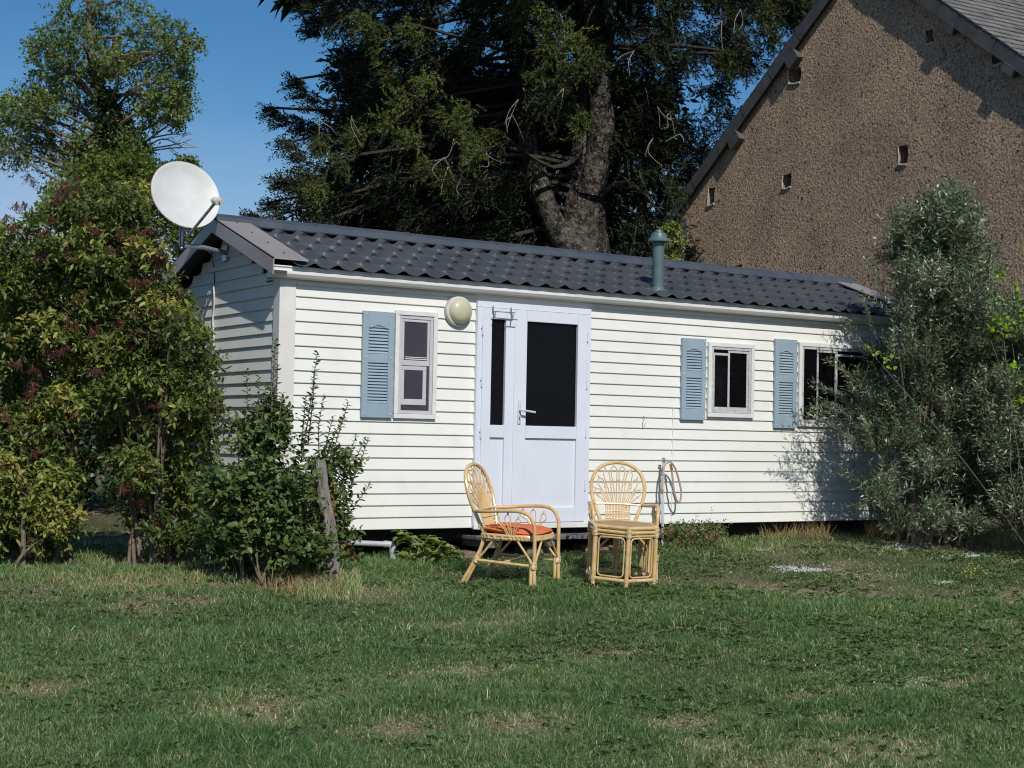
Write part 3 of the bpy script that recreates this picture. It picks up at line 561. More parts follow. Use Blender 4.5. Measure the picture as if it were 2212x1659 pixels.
# ------------------------------------------------------------------ rattan chairs and table
def wrap(q, a, b, r, n=5):
    a, b = np.array(a), np.array(b)
    for k in range(n):
        c = a + (b - a) * (k + .5) / n; d = nrm(b - a) * np.linalg.norm(b - a) / n * .48
        q.tube([c - d, c, c + d], [r * .93, r, r * .93], 8)
TILT = Matrix.Rotation(math.atan(.062), 3, 'X')
def chair(label, loc, rotz):
    t = thing('rattan_chair', label, 'chair', loc, rotz, 'fan-backed rattan armchairs by the door'); t.rotation_euler = (TILT @ Matrix.Rotation(rotz, 3, 'Z')).to_euler()
    lean = lambda z: -.21 - (z - .36) * .36
    P = lambda x, z, o=0: (x, lean(z) + o, z)
    hoop = [P(-.125, .34), P(-.150, .42), P(-.190, .52), P(-.222, .63), P(-.222, .72), P(-.185, .81), P(-.105, .868), P(0, .887), P(.105, .868), P(.185, .81), P(.222, .72), P(.222, .63), P(.190, .52), P(.150, .42), P(.125, .34)]
    q = G(); q.tube(cr(hoop, 5), .0155, 10); q.tube(cr([P(-.19, .545, .01), P(0, .55, .012), P(.19, .545, .01)], 4), .009, 8)
    q.build('back_frame', M['cane'], t, smooth=True, local=True)
    q = G(); n = 8
    for i in range(n):
        an = math.radians(-79 + 158 * i / (n - 1)); cx_ = -.095 + .190 * i / (n - 1)
        tip = np.array([math.sin(an) * .190, .618 + math.cos(an) * .240]); base = np.array([cx_, .550]); ln_ = np.linalg.norm(tip - base); dv = nrm(tip - base); nv = np.array([dv[1], -dv[0]]); w = .024
        Lp = [(cx_ - .006, .36), (cx_ - .006, .53)]; pts = [np.array(p) for p in Lp]
        a1 = base + dv * .3 * ln_ - nv * .009; a2 = tip - dv * min(.05, .3 * ln_) - nv * w; a3 = tip - dv * .015 - nv * w * .8; a5 = tip - dv * .015 + nv * w * .8; a6 = tip - dv * min(.05, .3 * ln_) + nv * w; a7 = base + dv * .3 * ln_ + nv * .009
        pts += [a1, a2, a3, tip, a5, a6, a7, np.array([cx_ + .006, .53]), np.array([cx_ + .006, .36])]
        q.tube(cr([P(p[0], p[1], .004) for p in pts], 4), .0052, 6)
        e = tip + dv * .026; q.tube([P(*tip), P(*e)], .0065, 6); m1 = base + dv * np.linalg.norm(tip - base) * .62
        for s_ in (-1, 1): mm = m1 + nv * s_ * w * .75; wrap(q, P(*(mm - dv * .008), .004), P(*(mm + dv * .008), .004), .008, 2)
    for z_ in (.552, .49, .43): q.tube([P(-.105, z_, .012), P(.105, z_, .012)], .0035, 6)
    q.build('back_fan', M['cane'], t, smooth=True, local=True)
    ring = cr([(-.20, .21, .385), (-.245, .05, .382), (-.225, -.13, .375), (-.15, -.215, .37), (0, -.235, .37), (.15, -.215, .37), (.225, -.13, .375), (.245, .05, .382), (.20, .21, .385), (.08, .255, .385), (-.08, .255, .385)], 6, True)
    q = G(); q.tube(ring, .014, 8, closed=True); q.tube([(x, y, z - .022) for x, y, z in ring], .012, 8, closed=True)
    c = np.mean(ring, 0); nn = len(ring); q.add([c + np.array([0, 0, -.008])] + [p * .98 + np.array([0, 0, .002]) for p in ring] + [c + np.array([0, 0, -.018])] + [p * .98 + np.array([0, 0, -.008]) for p in ring], [(0, 1 + k, 1 + (k + 1) % nn) for k in range(nn)] + [(nn + 1, nn + 2 + (k + 1) % nn, nn + 2 + k) for k in range(nn)])
    for k, p in enumerate(ring):
        if p[1] > .05 or k % 2 == 0: wrap(q, p + np.array([0, 0, -.001]) + .006 * nrm(p * np.array([1, 1, 0])), p + np.array([0, 0, -.024]) + .006 * nrm(p * np.array([1, 1, 0])), .013, 1)
    q.build('seat', M['cane'], t, smooth=True, local=True)
    for s_ in (-1, 1):
        q = G(); q.tube(cr([(s_ * .19, lean(.545) - .012, .545), (s_ * .245, -.17, .553), (s_ * .272, -.02, .572), (s_ * .274, .12, .580), (s_ * .268, .20, .556), (s_ * .260, .246, .48), (s_ * .255, .255, .38)], 5), .0145, 10)
        for i in range(3):
            yb = .06 + (i - 1) * .018; yt = .03 + (i - 1) * .088; zt = .545 - .022 * (i == 2) - .006 * (i == 0); x_ = s_ * .262; dy, dz = yt - yb, zt - .385
            L1 = [(s_ * .247, yb - .006, .375), (x_, yb + dy * .45 - .010, .385 + dz * .45), (x_, yt - .021, zt - .045), (x_ + s_ * .003, yt - .018, zt - .012), (x_ + s_ * .004, yt, zt), (x_ + s_ * .003, yt + .018, zt - .012), (x_, yt + .021, zt - .045), (x_, yb + dy * .45 + .010, .385 + dz * .45), (s_ * .247, yb + .006, .375)]
            q.tube(cr(L1, 4), .0048, 6); q.tube([(x_, yt, zt), (x_ + s_ * .005, yt, zt + .02)], .008, 6)
        q.build('armrest', M['cane'], t, smooth=True, local=True)
    for s_ in (-1, 1):
        q = G(); q.tube([(s_ * .255, .255, .40), (s_ * .256, .262, .2), (s_ * .262, .275, -.02)], .0145, 10)
        for d_ in (-.02, .02): q.tube([(s_ * .253 + (d_ if s_ > 0 else d_) * .6, .255 - abs(d_) * .7, .20), (s_ * .258 + d_, .262 - abs(d_) * .6, -.02)], .0125, 8)
        q.tube(cr([(s_ * .256, .245, .185), (s_ * .250, .225, .215), (s_ * .235, .10, .36)], 4), .009, 7); q.tube(cr([(s_ * .246, .258, .185), (s_ * .225, .262, .215), (s_ * .09, .250, .36)], 4), .009, 7)
        lg = q.build('leg', M['cane'], t, smooth=True, local=True); q = G(); wrap(q, (s_ * .257, .257, .152), (s_ * .257, .256, .20), .030, 5); q.build('binding', M['cane2'], lg, smooth=True, local=True)
        q = G(); q.tube(cr([(s_ * .165, -.19, .40), (s_ * .19, -.205, .28), (s_ * .215, -.25, .16), (s_ * .245, -.335, -.02)], 5), .0145, 10); q.tube([(s_ * .20, -.215, .20), (s_ * .222, -.315, -.02)], .0125, 8)
        q.tube(cr([(s_ * .208, -.225, .185), (s_ * .215, -.19, .215), (s_ * .225, -.08, .355)], 4), .009, 7); q.tube(cr([(s_ * .2, -.225, .185), (s_ * .17, -.225, .215), (s_ * .06, -.222, .35)], 4), .009, 7)
        lg = q.build('leg', M['cane'], t, smooth=True, local=True); q = G(); wrap(q, (s_ * .212, -.243, .152), (s_ * .206, -.228, .195), .026, 5); q.build('binding', M['cane2'], lg, smooth=True, local=True)
    q = G(); q.tube([(-.25, .25, .172), (-.215, -.24, .172)], .012, 8); q.tube([(.25, .25, .172), (.215, -.24, .172)], .012, 8); q.tube([(-.235, .0, .175), (.235, .0, .175)], .012, 8)
    q.build('stretcher', M['cane'], t, smooth=True, local=True)
    return t
fd = np.array([.48, -.874]); rot1 = math.atan2(-fd[0], fd[1])   # local +Y is the chair's front
c1 = np.array([1.40, -1.36]); z1_ = float(gh(*c1))
chair('rattan armchair with an orange seat cushion, turned sideways in front of the door', (c1[0], c1[1], z1_), rot1 + .10)
c2 = at(1336, 1235, 12.52); z2_ = float(gh(c2[0], c2[1])); fd2 = -(FW - .06 * RT); rot2 = math.atan2(-fd2[0], fd2[1])
chair('rattan armchair facing forward behind the six-sided table, without a cushion', (c2[0], c2[1], z2_ + .01), rot2)
# cushion
cu = thing('seat_cushion', 'flat orange cushion lying on the sideways rattan chair', 'cushion', tuple(Vector((c1[0], c1[1], z1_)) + TILT @ Vector((0, 0, .388)))); cu.rotation_euler = (TILT @ Matrix.Rotation(rot1 + .10, 3, 'Z')).to_euler()
n_u, n_v = 28, 28; vs = []
for sgn in (1, -1):
    for i in range(n_u + 1):
        for j in range(n_v + 1):
            a_, b_ = -1 + 2 * i / n_u, -1 + 2 * j / n_v
            X_ = a_ * math.sqrt(1 - b_ * b_ * .38) * .255; Y_ = b_ * math.sqrt(1 - a_ * a_ * .38) * .255 + .02
            e_ = max(0, (1 - a_ ** 4) * (1 - b_ ** 4)) ** .5; th = .030 * e_ * (1 + .25 * math.sin(a_ * 7) * math.sin(b_ * 6 + 1)) - .008 * math.exp(-((a_ + .0) ** 2 + b_ ** 2) * 40)
            vs.append((X_, Y_, .026 + sgn * th + .006 * math.sin(3 * a_ + 2 * b_)))
K = (n_u + 1) * (n_v + 1); fs = []
for i in range(n_u):
    for j in range(n_v):
        a_ = i * (n_v + 1) + j; fs += [(a_, a_ + n_v + 1, a_ + n_v + 2, a_ + 1), (K + a_, K + a_ + 1, K + a_ + n_v + 2, K + a_ + n_v + 1)]
me_ = G().add(vs, fs); o_ = me_.build('pad', M['orange'], cu, smooth=True, local=True, angle=80)
G().tube(cr([(-.14, -.225, .026), (-.17, -.24, .05), (-.165, -.25, .01), (-.18, -.245, -.03)], 4), .006, 5).tube(cr([(.14, -.225, .026), (.17, -.24, .05), (.165, -.25, .01)], 4), .006, 5).build('tie', M['cord'], cu, local=True)
# table
tcn = at(1340, 1250, 11.92); tz = float(gh(tcn[0], tcn[1])) + .005
tb = thing('rattan_table', 'six-sided rattan side table with a woven top in front of the uncushioned chair', 'table', (tcn[0], tcn[1], tz)); tb.rotation_euler = TILT.to_euler()
base_a = math.atan2(-FW[1], -FW[0]) + math.radians(5); hexp = lambda k, r: np.array([math.cos(base_a + k * math.pi / 3) * r, math.sin(base_a + k * math.pi / 3) * r])
HT = .475; R_ = .275
for k in range(6):
    p = hexp(k, R_); q = G(); q.tube([(p[0], p[1], -.03), (p[0], p[1], HT - .05)], .0165, 10)
    q.tube([(p[0] * .955, p[1] * .955, .06), (p[0] * .955, p[1] * .955, HT - .05)], .010, 8)
    lg = q.build('leg', M['cane'], tb, smooth=True, local=True); q = G(); wrap(q, (p[0], p[1], HT - .085), (p[0], p[1], HT - .006), .0245, 8); wrap(q, (p[0], p[1], .045), (p[0], p[1], .075), .022, 3); q.build('binding', M['cane2'], lg, smooth=True, local=True)
q = G(); q2 = G(); q3 = G()
for k in range(6):
    a_, b_ = hexp(k, R_), hexp(k + 1, R_); q.tube([(*a_, HT - .012), (*b_, HT - .012)], .0155, 10); q.tube([(*a_, HT - .045), (*b_, HT - .045)], .0135, 10); q.tube([(*(a_ * .99), HT - .072), (*(b_ * .99), HT - .072)], .008, 8)
    q3.tube([(*a_, .06), (*b_, .06)], .0145, 10)
    d_ = nrm(b_ - a_); Lw = np.linalg.norm(b_ - a_); i0_, i1_ = a_ + d_ * .030, b_ - d_ * .030; sc = .985; r_ = .03; lo_, hi_ = .085, HT - .09
    pts = []
    for (cx_, cz_, a0) in ((Lw - .030 - r_, hi_ - r_, 0), (.030 + r_, hi_ - r_, 90), (.030 + r_, lo_ + r_, 180), (Lw - .030 - r_, lo_ + r_, 270)):
        for t in range(0, 91, 30): th = math.radians(a0 + t); s_ = cx_ + r_ * math.cos(th); pts.append((*((a_ + d_ * s_) * sc), cz_ + r_ * math.sin(th)))
    q2.tube(pts, .0065, 7, closed=True)
q.build('table_rim', M['cane'], tb, smooth=True, local=True); q3.build('foot_ring', M['cane'], tb, smooth=True, local=True); q2.build('side_loops', M['cane'], tb, smooth=True, local=True)
q = G(); q.prism([(*hexp(k, R_ - .004), HT - .016) for k in range(6)], (0, 0, .012))
q.build('table_top', M['weave'], tb, local=True)

# ------------------------------------------------------------------ foliage tools
RS = np.random.RandomState(11)
def leaves(B, Dr, N, Ln, Wd, tint, fold=0.25, droop=0.15, six=True, fat=0.45):
    """B base, Dr direction, N surface normal"""
    Dr = nrm(Dr); S = nrm(np.cross(Dr, N)); N = np.cross(S, Dr); Ln = Ln[:, None]; Wd = Wd[:, None]; n = len(B)
    if six:
        p0 = B; p5 = B + Dr * Ln - N * Ln * droop
        a = B + Dr * Ln * fat * .7 ; b = B + Dr * Ln * (fat + .28) - N * Ln * droop * .45
        V = np.stack([p0, a - S * Wd * .46 + N * Wd * fold, a + S * Wd * .46 + N * Wd * fold, b - S * Wd * .36 + N * Wd * fold * .7, b + S * Wd * .36 + N * Wd * fold * .7, p5, a, b], 1)
        T = np.array([(0, 6, 1), (0, 2, 6), (1, 6, 7), (1, 7, 3), (6, 2, 4), (6, 4, 7), (3, 7, 5), (7, 4, 5)]); m = 8
    else:
        a = B + Dr * Ln * fat
        V = np.stack([B, a - S * Wd * .5 + N * Wd * fold, a + S * Wd * .5 + N * Wd * fold, B + Dr * Ln - N * Ln * droop], 1); T = np.array([(0, 2, 1), (1, 2, 3)]); m = 4
    F = (T[None] + (np.arange(n) * m)[:, None, None]).reshape(-1, 3)
    return V.reshape(-1, 3), F, np.repeat(tint, m)
def merge(parts):
    V, F, T, o = [], [], [], 0
    for v, f, t in parts: V.append(v); F.append(f + o); T.append(t); o += len(v)
    return np.concatenate(V), np.concatenate(F), np.concatenate(T)
def rdir(n): return nrm(RS.normal(size=(n, 3)))
def sprays(S, D, Lt, k, ll, lw, tint0, tvar=.15, spread=.8, droop=.2, up=.6, six=True, lj=.3, fold=.2, leafdroop=.15, t0=.1, fat=.45):
    """twigs from S along D, each with k alternate leaves"""
    n = len(S); D = nrm(D); up_v = np.array([0, 0, 1.0]); sd = nrm(np.cross(D, up_v + 1e-3)); t = (np.arange(k) + .5) / k * (1 - t0) + t0
    Bs, Ds, Ns, Ts = [], [], [], []
    ph = RS.rand(n) * 6.28
    for i in range(k):
        ti = t[i] + RS.uniform(-.04, .04, n); P = S + D * (Lt * ti)[:, None]; P[:, 2] -= droop * Lt * ti * ti
        tw = ph + i * 2.4; side = sd * np.cos(tw)[:, None] + np.cross(D, sd) * np.sin(tw)[:, None]
        d = nrm(D * (1 - spread * .6) + side * spread + RS.normal(size=(n, 3)) * .15)
        Bs.append(P); Ds.append(d); Ns.append(nrm(up_v * up + RS.normal(size=(n, 3)) * .45 - FW * .25)); Ts.append(tint0 + RS.normal(size=n) * tvar)
    B = np.concatenate(Bs); m = len(B); ln = ll * (1 + lj * RS.uniform(-1, 1, m))
    return leaves(B, np.concatenate(Ds), np.concatenate(Ns), ln, ln * lw, np.clip(np.concatenate(Ts), 0, 1), fold, leafdroop, six, fat)
def twigs(S, D, Lt, r, droop=.2):      # thin three-sided stems
    n = len(S); D = nrm(D); a = nrm(np.cross(D, rdir(n))); b = np.cross(D, a); V = []
    for t, rr in ((0, 1.), (.5, .7), (1, .25)):
        P = S + D * (Lt * t)[:, None]; P[:, 2] -= droop * Lt * t * t
        for q in range(3): an = 2.094 * q; V.append(P + (a * math.cos(an) + b * math.sin(an)) * (r * rr))
    V = np.stack(V, 1); T = []
    for s_ in (0, 3):
        for q in range(3): q2 = (q + 1) % 3; T += [(s_ + q, s_ + q2, s_ + 3 + q2), (s_ + q, s_ + 3 + q2, s_ + 3 + q)]
    return V.reshape(-1, 3), (np.array(T)[None] + (np.arange(n) * 9)[:, None, None]).reshape(-1, 3), np.zeros(n * 9)
def inpoly(x, y, poly):
    c = False; j = len(poly) - 1
    for i in range(len(poly)):
        xi, yi = poly[i]; xj, yj = poly[j]
        if (yi > y) != (yj > y) and x < (xj - xi) * (y - yi) / (yj - yi) + xi: c = not c
        j = i
    return c
def fill(poly, n, d0, d1, rp, holes=(), dfun=None):
    xs = [p[0] for p in poly]; ys = [p[1] for p in poly]; out = []; k = 0
    while len(out) < n and k < n * 60:
        k += 1; u = RS.uniform(min(xs), max(xs)); v = RS.uniform(min(ys), max(ys))
        if not inpoly(u, v, poly): continue
        if any(((u - h[0]) / h[2]) ** 2 + ((v - h[1]) / h[3]) ** 2 < 1 for h in holes): continue
        d = RS.uniform(d0, d1); out.append((at(u, v, d), rp * d / FPX * RS.uniform(.75, 1.25)))
    return out
def ballpts(clumps, per, shell=.5, squash=.8):
    C_ = np.repeat(np.array([c for c, r in clumps]), per, 0); R_ = np.repeat(np.array([r for c, r in clumps]), per)
    o = rdir(len(C_)); rad = R_ * (shell + (1 - shell) * RS.rand(len(C_))); p = C_ + o * rad[:, None] * np.array([1, 1, squash]); return p, o
def limbs(q, root, clumps, r0, r1, mid=.5, sag=0., jit=.1):
    root = np.array(root)
    for c, r in clumps:
        d = c - root; m = root + d * mid + np.array([0, 0, sag]) * np.linalg.norm(d) + RS.normal(size=3) * jit * np.linalg.norm(d) * .5
        q.tube(cr([root, m, c], 4), [r0, (r0 + r1) / 2, r1], 5, cap=False)
def solidbase(p): p = np.array(p, float); return (float(p[0]), float(p[1]), float(gh(p[0], p[1])))

# ------------------------------------------------------------------ elders on the left
def berrymesh(rs):
    q = G()
    for i in range(34):
        a_ = rs.uniform(0, 6.28); r_ = rs.uniform(.01, .075); p = (r_ * math.cos(a_), r_ * math.sin(a_), -.01 - .2 * r_ + rs.uniform(-.035, .03))
        q.tube([(0, 0, .05), (p[0] * .4, p[1] * .4, .0), p], .0011, 3, cap=False)
        for k in range(2):
            c = (p[0] + rs.uniform(-.01, .01), p[1] + rs.uniform(-.01, .01), p[2] + rs.uniform(-.012, .006)); s = rs.uniform(.0035, .0055)
            q.add([(c[0] + s, c[1], c[2]), (c[0] - s, c[1], c[2]), (c[0], c[1] + s, c[2]), (c[0], c[1] - s, c[2]), (c[0], c[1], c[2] + s), (c[0], c[1], c[2] - s)], [(0, 2, 4), (2, 1, 4), (1, 3, 4), (3, 0, 4), (2, 0, 5), (1, 2, 5), (3, 1, 5), (0, 3, 5)])
    me = bpy.data.meshes.new('berry_cluster'); me.from_pydata(q.v, [], q.f); me.materials.append(M['redtwig']); me.materials.append(M['berry'])
    for p in me.polygons:
        if len(p.vertices) == 3: p.material_index = 1
    return me
bmeshes = [berrymesh(random.Random(i)) for i in range(4)]
def elder(label, base, poly, n, per, rp, d0, d1, holes, berries, t0=.42, name='elder_bush', cat='bush', stems=14):
    b = solidbase(base); t = thing(name, label, cat, b); cl = fill(poly, n, d0, d1, rp, holes)
    per = int(per * 1.4); S, O = ballpts(cl, per, .25); D = O * .6 + rdir(len(S)) * .6 + np.array([0, 0, .25]) + np.array([-.1, -.35, .1])
    tt = np.repeat(RS.normal(t0 + .06, .17, n), per)[:len(S)]
    Lt = RS.uniform(.10, .19, len(S))
    parts = [sprays(S, D, Lt, 7, .054, .44, tt, .16, .85, .35, .75, True, .35, .18, .22)]
    npmesh('foliage', *merge(parts)[:2], M['elder'], t, merge(parts)[2])
    tw = twigs(S, D, Lt, .0022, .35); npmesh('leaf_stalks', tw[0], tw[1], M['twig'], t)
    q = G(); bb = np.array(b)
    for k in range(stems):
        s_ = bb + np.array([RS.uniform(-.22, .22), RS.uniform(-.2, .2), -.05]); c, r = cl[RS.randint(len(cl))]
        for _ in range(8):
            if c[2] > b[2] + 1.0: break
            c, r = cl[RS.randint(len(cl))]
        m = s_ * .5 + c * .5; m[:2] = s_[:2] * .62 + c[:2] * .38 + RS.normal(size=2) * .06
        q.tube(cr([s_, m, c], 5), [RS.uniform(.014, .028), .006], 6, cap=False)
        for _ in range(3):
            e = cl[RS.randint(len(cl))][0]; f_ = m * .4 + c * .6
            if np.linalg.norm(e - f_) < .9: q.tube(cr([f_, f_ * .5 + e * .5 + np.array([0, 0, .05]), e], 4), [.006, .003], 4, cap=False)
    q.build('stems', M['twig'], t, smooth=True)
    for i, (u, v) in enumerate(berries + [(a_ + RS.uniform(-22, 22), b_ + RS.uniform(-18, 18)) for a_, b_ in berries]):
        o = bpy.data.objects.new('berry_cluster', bmeshes[i % 4]); COL.objects.link(o); o.parent = t
        p = at(u + RS.uniform(-6, 6), v + RS.uniform(-5, 5), d0 + RS.uniform(-.08, .18)); o.location = tuple(p - bb); o.rotation_euler = (RS.uniform(-.6, .6), RS.uniform(-.6, .6), RS.uniform(0, 6)); s_ = RS.uniform(.6, 1.0); o.scale = (s_, s_, s_)
    return t, cl
holeA = [(235, 1125, 62, 62), (205, 1170, 40, 35), (60, 395, 40, 40)]
elder('tall elder bush with dark red berry clusters at the left edge of the picture', at(95, 1215, 12.45),
      [(-90, 470), (0, 465), (60, 400), (130, 380), (215, 440), (240, 600), (235, 800), (215, 940), (190, 1010), (150, 1070), (120, 1180), (-90, 1190)], 150, 22, 30, 12.0, 13.1, holeA,
      [(10, 470), (30, 490), (60, 500), (95, 505), (130, 410), (150, 395), (65, 380), (85, 560), (110, 470), (140, 530), (160, 560), (20, 730), (45, 780), (110, 760), (160, 700), (200, 720), (70, 850), (10, 880), (150, 880), (60, 990), (90, 1120), (40, 1170), (110, 1010), (180, 640), (210, 560), (190, 480), (140, 750), (215, 800), (175, 410), (205, 500), (40, 445), (120, 440)])
elder('broad elder bush with reddish berries nearest the mobile home end wall', at(330, 1195, 12.5),
      [(205, 440), (270, 400), (305, 425), (318, 500), (362, 530), (352, 600), (405, 640), (425, 720), (445, 790), (455, 870), (452, 960), (430, 1010), (420, 1100), (400, 1180), (290, 1190), (270, 1120), (275, 1030), (230, 960), (225, 800)], 125, 22, 29, 12.05, 13.0, [(235, 1125, 55, 62)],
      [(255, 500), (285, 520), (310, 505), (340, 545), (330, 560), (335, 600), (300, 640), (320, 650), (280, 610), (260, 700), (300, 725), (250, 760), (345, 570), (385, 690), (350, 560), (240, 545), (290, 740), (300, 1000), (330, 1005), (265, 1060), (300, 1080), (350, 1140), (330, 870), (270, 830), (225, 590), (315, 500), (345, 660)], .46)
# lime-tinted shoots at the foot
elder('low bright green elder shoots at the foot of the tall left bush', at(75, 1205, 12.0), [(-40, 1010), (40, 1000), (100, 1030), (150, 1060), (150, 1130), (110, 1190), (-40, 1200)], 20, 16, 26, 11.75, 12.1, [], [(20, 1010), (88, 1125), (60, 1165)], .68, 'elder_shoots', 'shrub', 6)

# ------------------------------------------------------------------ hazel-like bush and its long shoots
hb = solidbase(at(585, 1275, 11.1)); hz_ = thing('leafy_bush', 'dark green broad-leaved bush with upright shoots before the corner of the mobile home', 'bush', hb)
cl = fill([(470, 1050), (520, 1030), (600, 1015), (650, 1050), (675, 1060), (690, 1100), (690, 1190), (655, 1225), (560, 1252), (480, 1225), (440, 1170), (440, 1060)], 80, 10.9, 11.8, 23)
cl += fill([(520, 930), (600, 900), (620, 990), (520, 1000)], 10, 11.0, 11.4, 13) + fill([(690, 1000), (735, 1010), (740, 1210), (715, 1225), (690, 1200)], 12, 11.75, 12.0, 14)
S, O = ballpts(cl, 17, .3); D = O * .5 + rdir(len(S)) * .45 + np.array([0, 0, .55]) + np.array([-.05, -.25, 0]); Lt = RS.uniform(.12, .24, len(S))
tt = RS.normal(.52, .22, len(S)); pp = [sprays(S, D, Lt, 8, .052, .6, tt, .15, .8, .1, .6, True, .4, .22, .2)]; ws = [twigs(S, D, Lt, .002, .1)]
q = G(); bb = np.array(hb)
shoots = [(595, 735, 585, 960), (533, 800, 520, 980), (560, 815, 545, 980), (685, 762, 650, 1000), (700, 855, 690, 1000), (752, 868, 700, 1040), (790, 945, 720, 1090), (795, 950, 740, 1090), (770, 1000, 730, 1120), (745, 900, 700, 1020), (800, 1045, 740, 1130), (660, 860, 650, 980), (495, 880, 500, 980), (450, 890, 470, 980), (575, 830, 560, 950), (610, 850, 600, 960), (625, 880, 615, 980), (720, 900, 700, 1010), (770, 940, 735, 1060), (600, 790, 592, 950), (680, 800, 665, 960), (762, 1085, 735, 1160), (765, 1140, 735, 1190)]
for (u1, v1, u0, v0) in shoots:
    dd = RS.uniform(11.0, 11.25) if u0 < 680 else RS.uniform(11.7, 11.95); a_ = at(u0, v0, dd); e_ = at(u1, v1, dd + RS.uniform(-.1, .1)); m_ = (a_ + e_) / 2 + np.array([RS.uniform(-.03, .03), 0, .03]); pts = cr([a_, m_, e_], 8); q.tube(pts, [.006, .0015], 5, cap=False)
    pts = np.array(pts); nl = int(np.linalg.norm(e_ - a_) / .015) + 3; tpos = np.linspace(0, 1, nl); P = np.stack([np.interp(tpos, np.linspace(0, 1, len(pts)), pts[:, i]) for i in range(3)], 1)
    ax = nrm(e_ - a_); s1 = nrm(np.cross(ax, rdir(1)[0])); s2 = np.cross(ax, s1); an = np.arange(nl) * 2.4; dr_ = nrm(ax * .55 + s1 * np.cos(an)[:, None] + s2 * np.sin(an)[:, None]); ll = .068 * (1 - .5 * tpos) * RS.uniform(.7, 1.2, nl)
    pp.append(leaves(P, dr_, nrm(np.array([0, 0, 1.]) + RS.normal(size=(nl, 3)) * .4), ll, ll * .55, np.clip(RS.normal(.4, .15, nl), 0, 1), .2, .15, True))
for k in range(20):
    s_ = bb + np.array([RS.uniform(-.25, .3), RS.uniform(-.2, .25), -.05]); c = cl[RS.randint(len(cl))][0]; q.tube(cr([s_, s_ * .5 + c * .5 + RS.normal(size=3) * .05, c], 5), [.010, .004], 5, cap=False)
V_, F_, T_ = merge(pp); npmesh('foliage', V_, F_, M['hazel'], hz_, T_); npmesh('leaf_stalks', ws[0][0], ws[0][1], M['twig'], hz_); q.build('stems', M['twig'], hz_, smooth=True)
# bindweed-like brown vine leaves around the post
S = np.array([at(RS.uniform(665, 745), RS.uniform(1040, 1240), RS.uniform(11.4, 11.6)) for _ in range(40)]); 
V_, F_, T_ = sprays(S, rdir(40) + np.array([0, 0, .4]), np.full(40, .12), 5, .032, .8, RS.uniform(.0, .5, 40), .2); npmesh('withered_leaves', V_, F_, M['deadleaf'], hz_, T_)

# wooden post
pb0 = at(720, 1262, 11.25); pb1 = at(690, 992, 11.22); pb0 = np.array([pb0[0], pb0[1], float(gh(pb0[0], pb0[1])) - .05]); pts = [pb0, pb0 * .75 + pb1 * .25 + RT * .012, pb0 * .5 + pb1 * .5 + RT * .016, pb0 * .25 + pb1 * .75 - RT * .004, pb1]
q = G(); P_ = np.array(cr(pts, 5)); seg = 14; vs = []; rsx = np.random.RandomState(4)
prof_ = 1 + rsx.uniform(-.2, .16, seg)
for i, p in enumerate(P_):
    f_ = i / (len(P_) - 1); w_ = np.interp(f_, [0, .3, .7, 1], [.046, .050, .046, .037]) * prof_ * (1 + rsx.uniform(-.05, .05, seg))
    for k in range(seg): an = 2 * math.pi * k / seg; vs.append(p + (RT * math.cos(an) * 1.05 + np.cross(UP, RT) * math.sin(an) * .75) * w_[k] + UP * (rsx.uniform(-.014, .014) if i == len(P_) - 1 else 0))
nP = len(P_); q.add(vs, [(i * seg + k, i * seg + (k + 1) % seg, (i + 1) * seg + (k + 1) % seg, (i + 1) * seg + k) for i in range(nP - 1) for k in range(seg)] + [tuple((nP - 1) * seg + k for k in range(seg))])
po = q.build('wooden_post', M['postw'], loc=tuple(pb0), smooth=True, angle=25); tag(po, 'leaning weathered grey wooden post at the right side of the leafy bush', 'post')

# ------------------------------------------------------------------ grey-green bush on the right
wb = solidbase(at(2010, 1160, 15.0)); wl = thing('silvery_bush', 'large grey-green narrow-leaved bush covering the right end of the mobile home', 'bush', wb)
polyW = [(1845, 850), (1890, 790), (1925, 730), (1950, 650), (1945, 540), (1962, 500), (1985, 510), (2010, 460), (2045, 425), (2085, 470), (2110, 560), (2150, 640), (2190, 660), (2330, 690), (2330, 1130), (2150, 1150), (2100, 1165), (1960, 1165), (1905, 1130), (1885, 1040), (1875, 960), (1840, 910), (1828, 870)]
cl = fill(polyW, 250, 14.2, 15.9, 26, [(2150, 1060, 18, 40)]) + fill([(2080, 640), (2340, 700), (2340, 1130), (2120, 1130)], 90, 14.2, 15.4, 26, [(2150, 1060, 14, 30)])
cl += fill([(1930, 500), (1960, 470), (2010, 480), (2045, 430), (2090, 500), (2130, 640), (1900, 640)], 40, 14.7, 15.4, 16)
S, O = ballpts(cl, 30, .3); D = O * .4 + rdir(len(S)) * .45 + np.array([0, -.1, .75]); Lt = RS.uniform(.16, .34, len(S))
V_, F_, T_ = sprays(S, D, Lt, 14, .056, .23, np.repeat(RS.normal(.36, .14, len(cl)), 30), .22, .7, .05, .35, False, .35, .25, .1)
pp = [(V_, F_, T_)]; extra = []
for (u1, v1, u0, v0) in [(1790, 905, 1850, 960), (1775, 860, 1850, 900), (1745, 905, 1800, 920), (1800, 1010, 1860, 1040), (1740, 885, 1790, 900), (1862, 640, 1890, 720), (1830, 700, 1870, 760), (1905, 475, 1925, 560), (1880, 560, 1910, 640), (1950, 440, 1960, 520), (2043, 405, 2045, 480), (1765, 830, 1830, 860), (1790, 780, 1840, 820), (2095, 470, 2085, 560), (1838, 1100, 1880, 1080), (1758, 868, 1820, 900)]:
    for _ in range(5): extra.append((at(u0 + RS.uniform(-8, 8), v0 + RS.uniform(-8, 8), RS.uniform(14.5, 15.0)), at(u1 + RS.uniform(-14, 14), v1 + RS.uniform(-14, 14), RS.uniform(14.4, 15.0))))
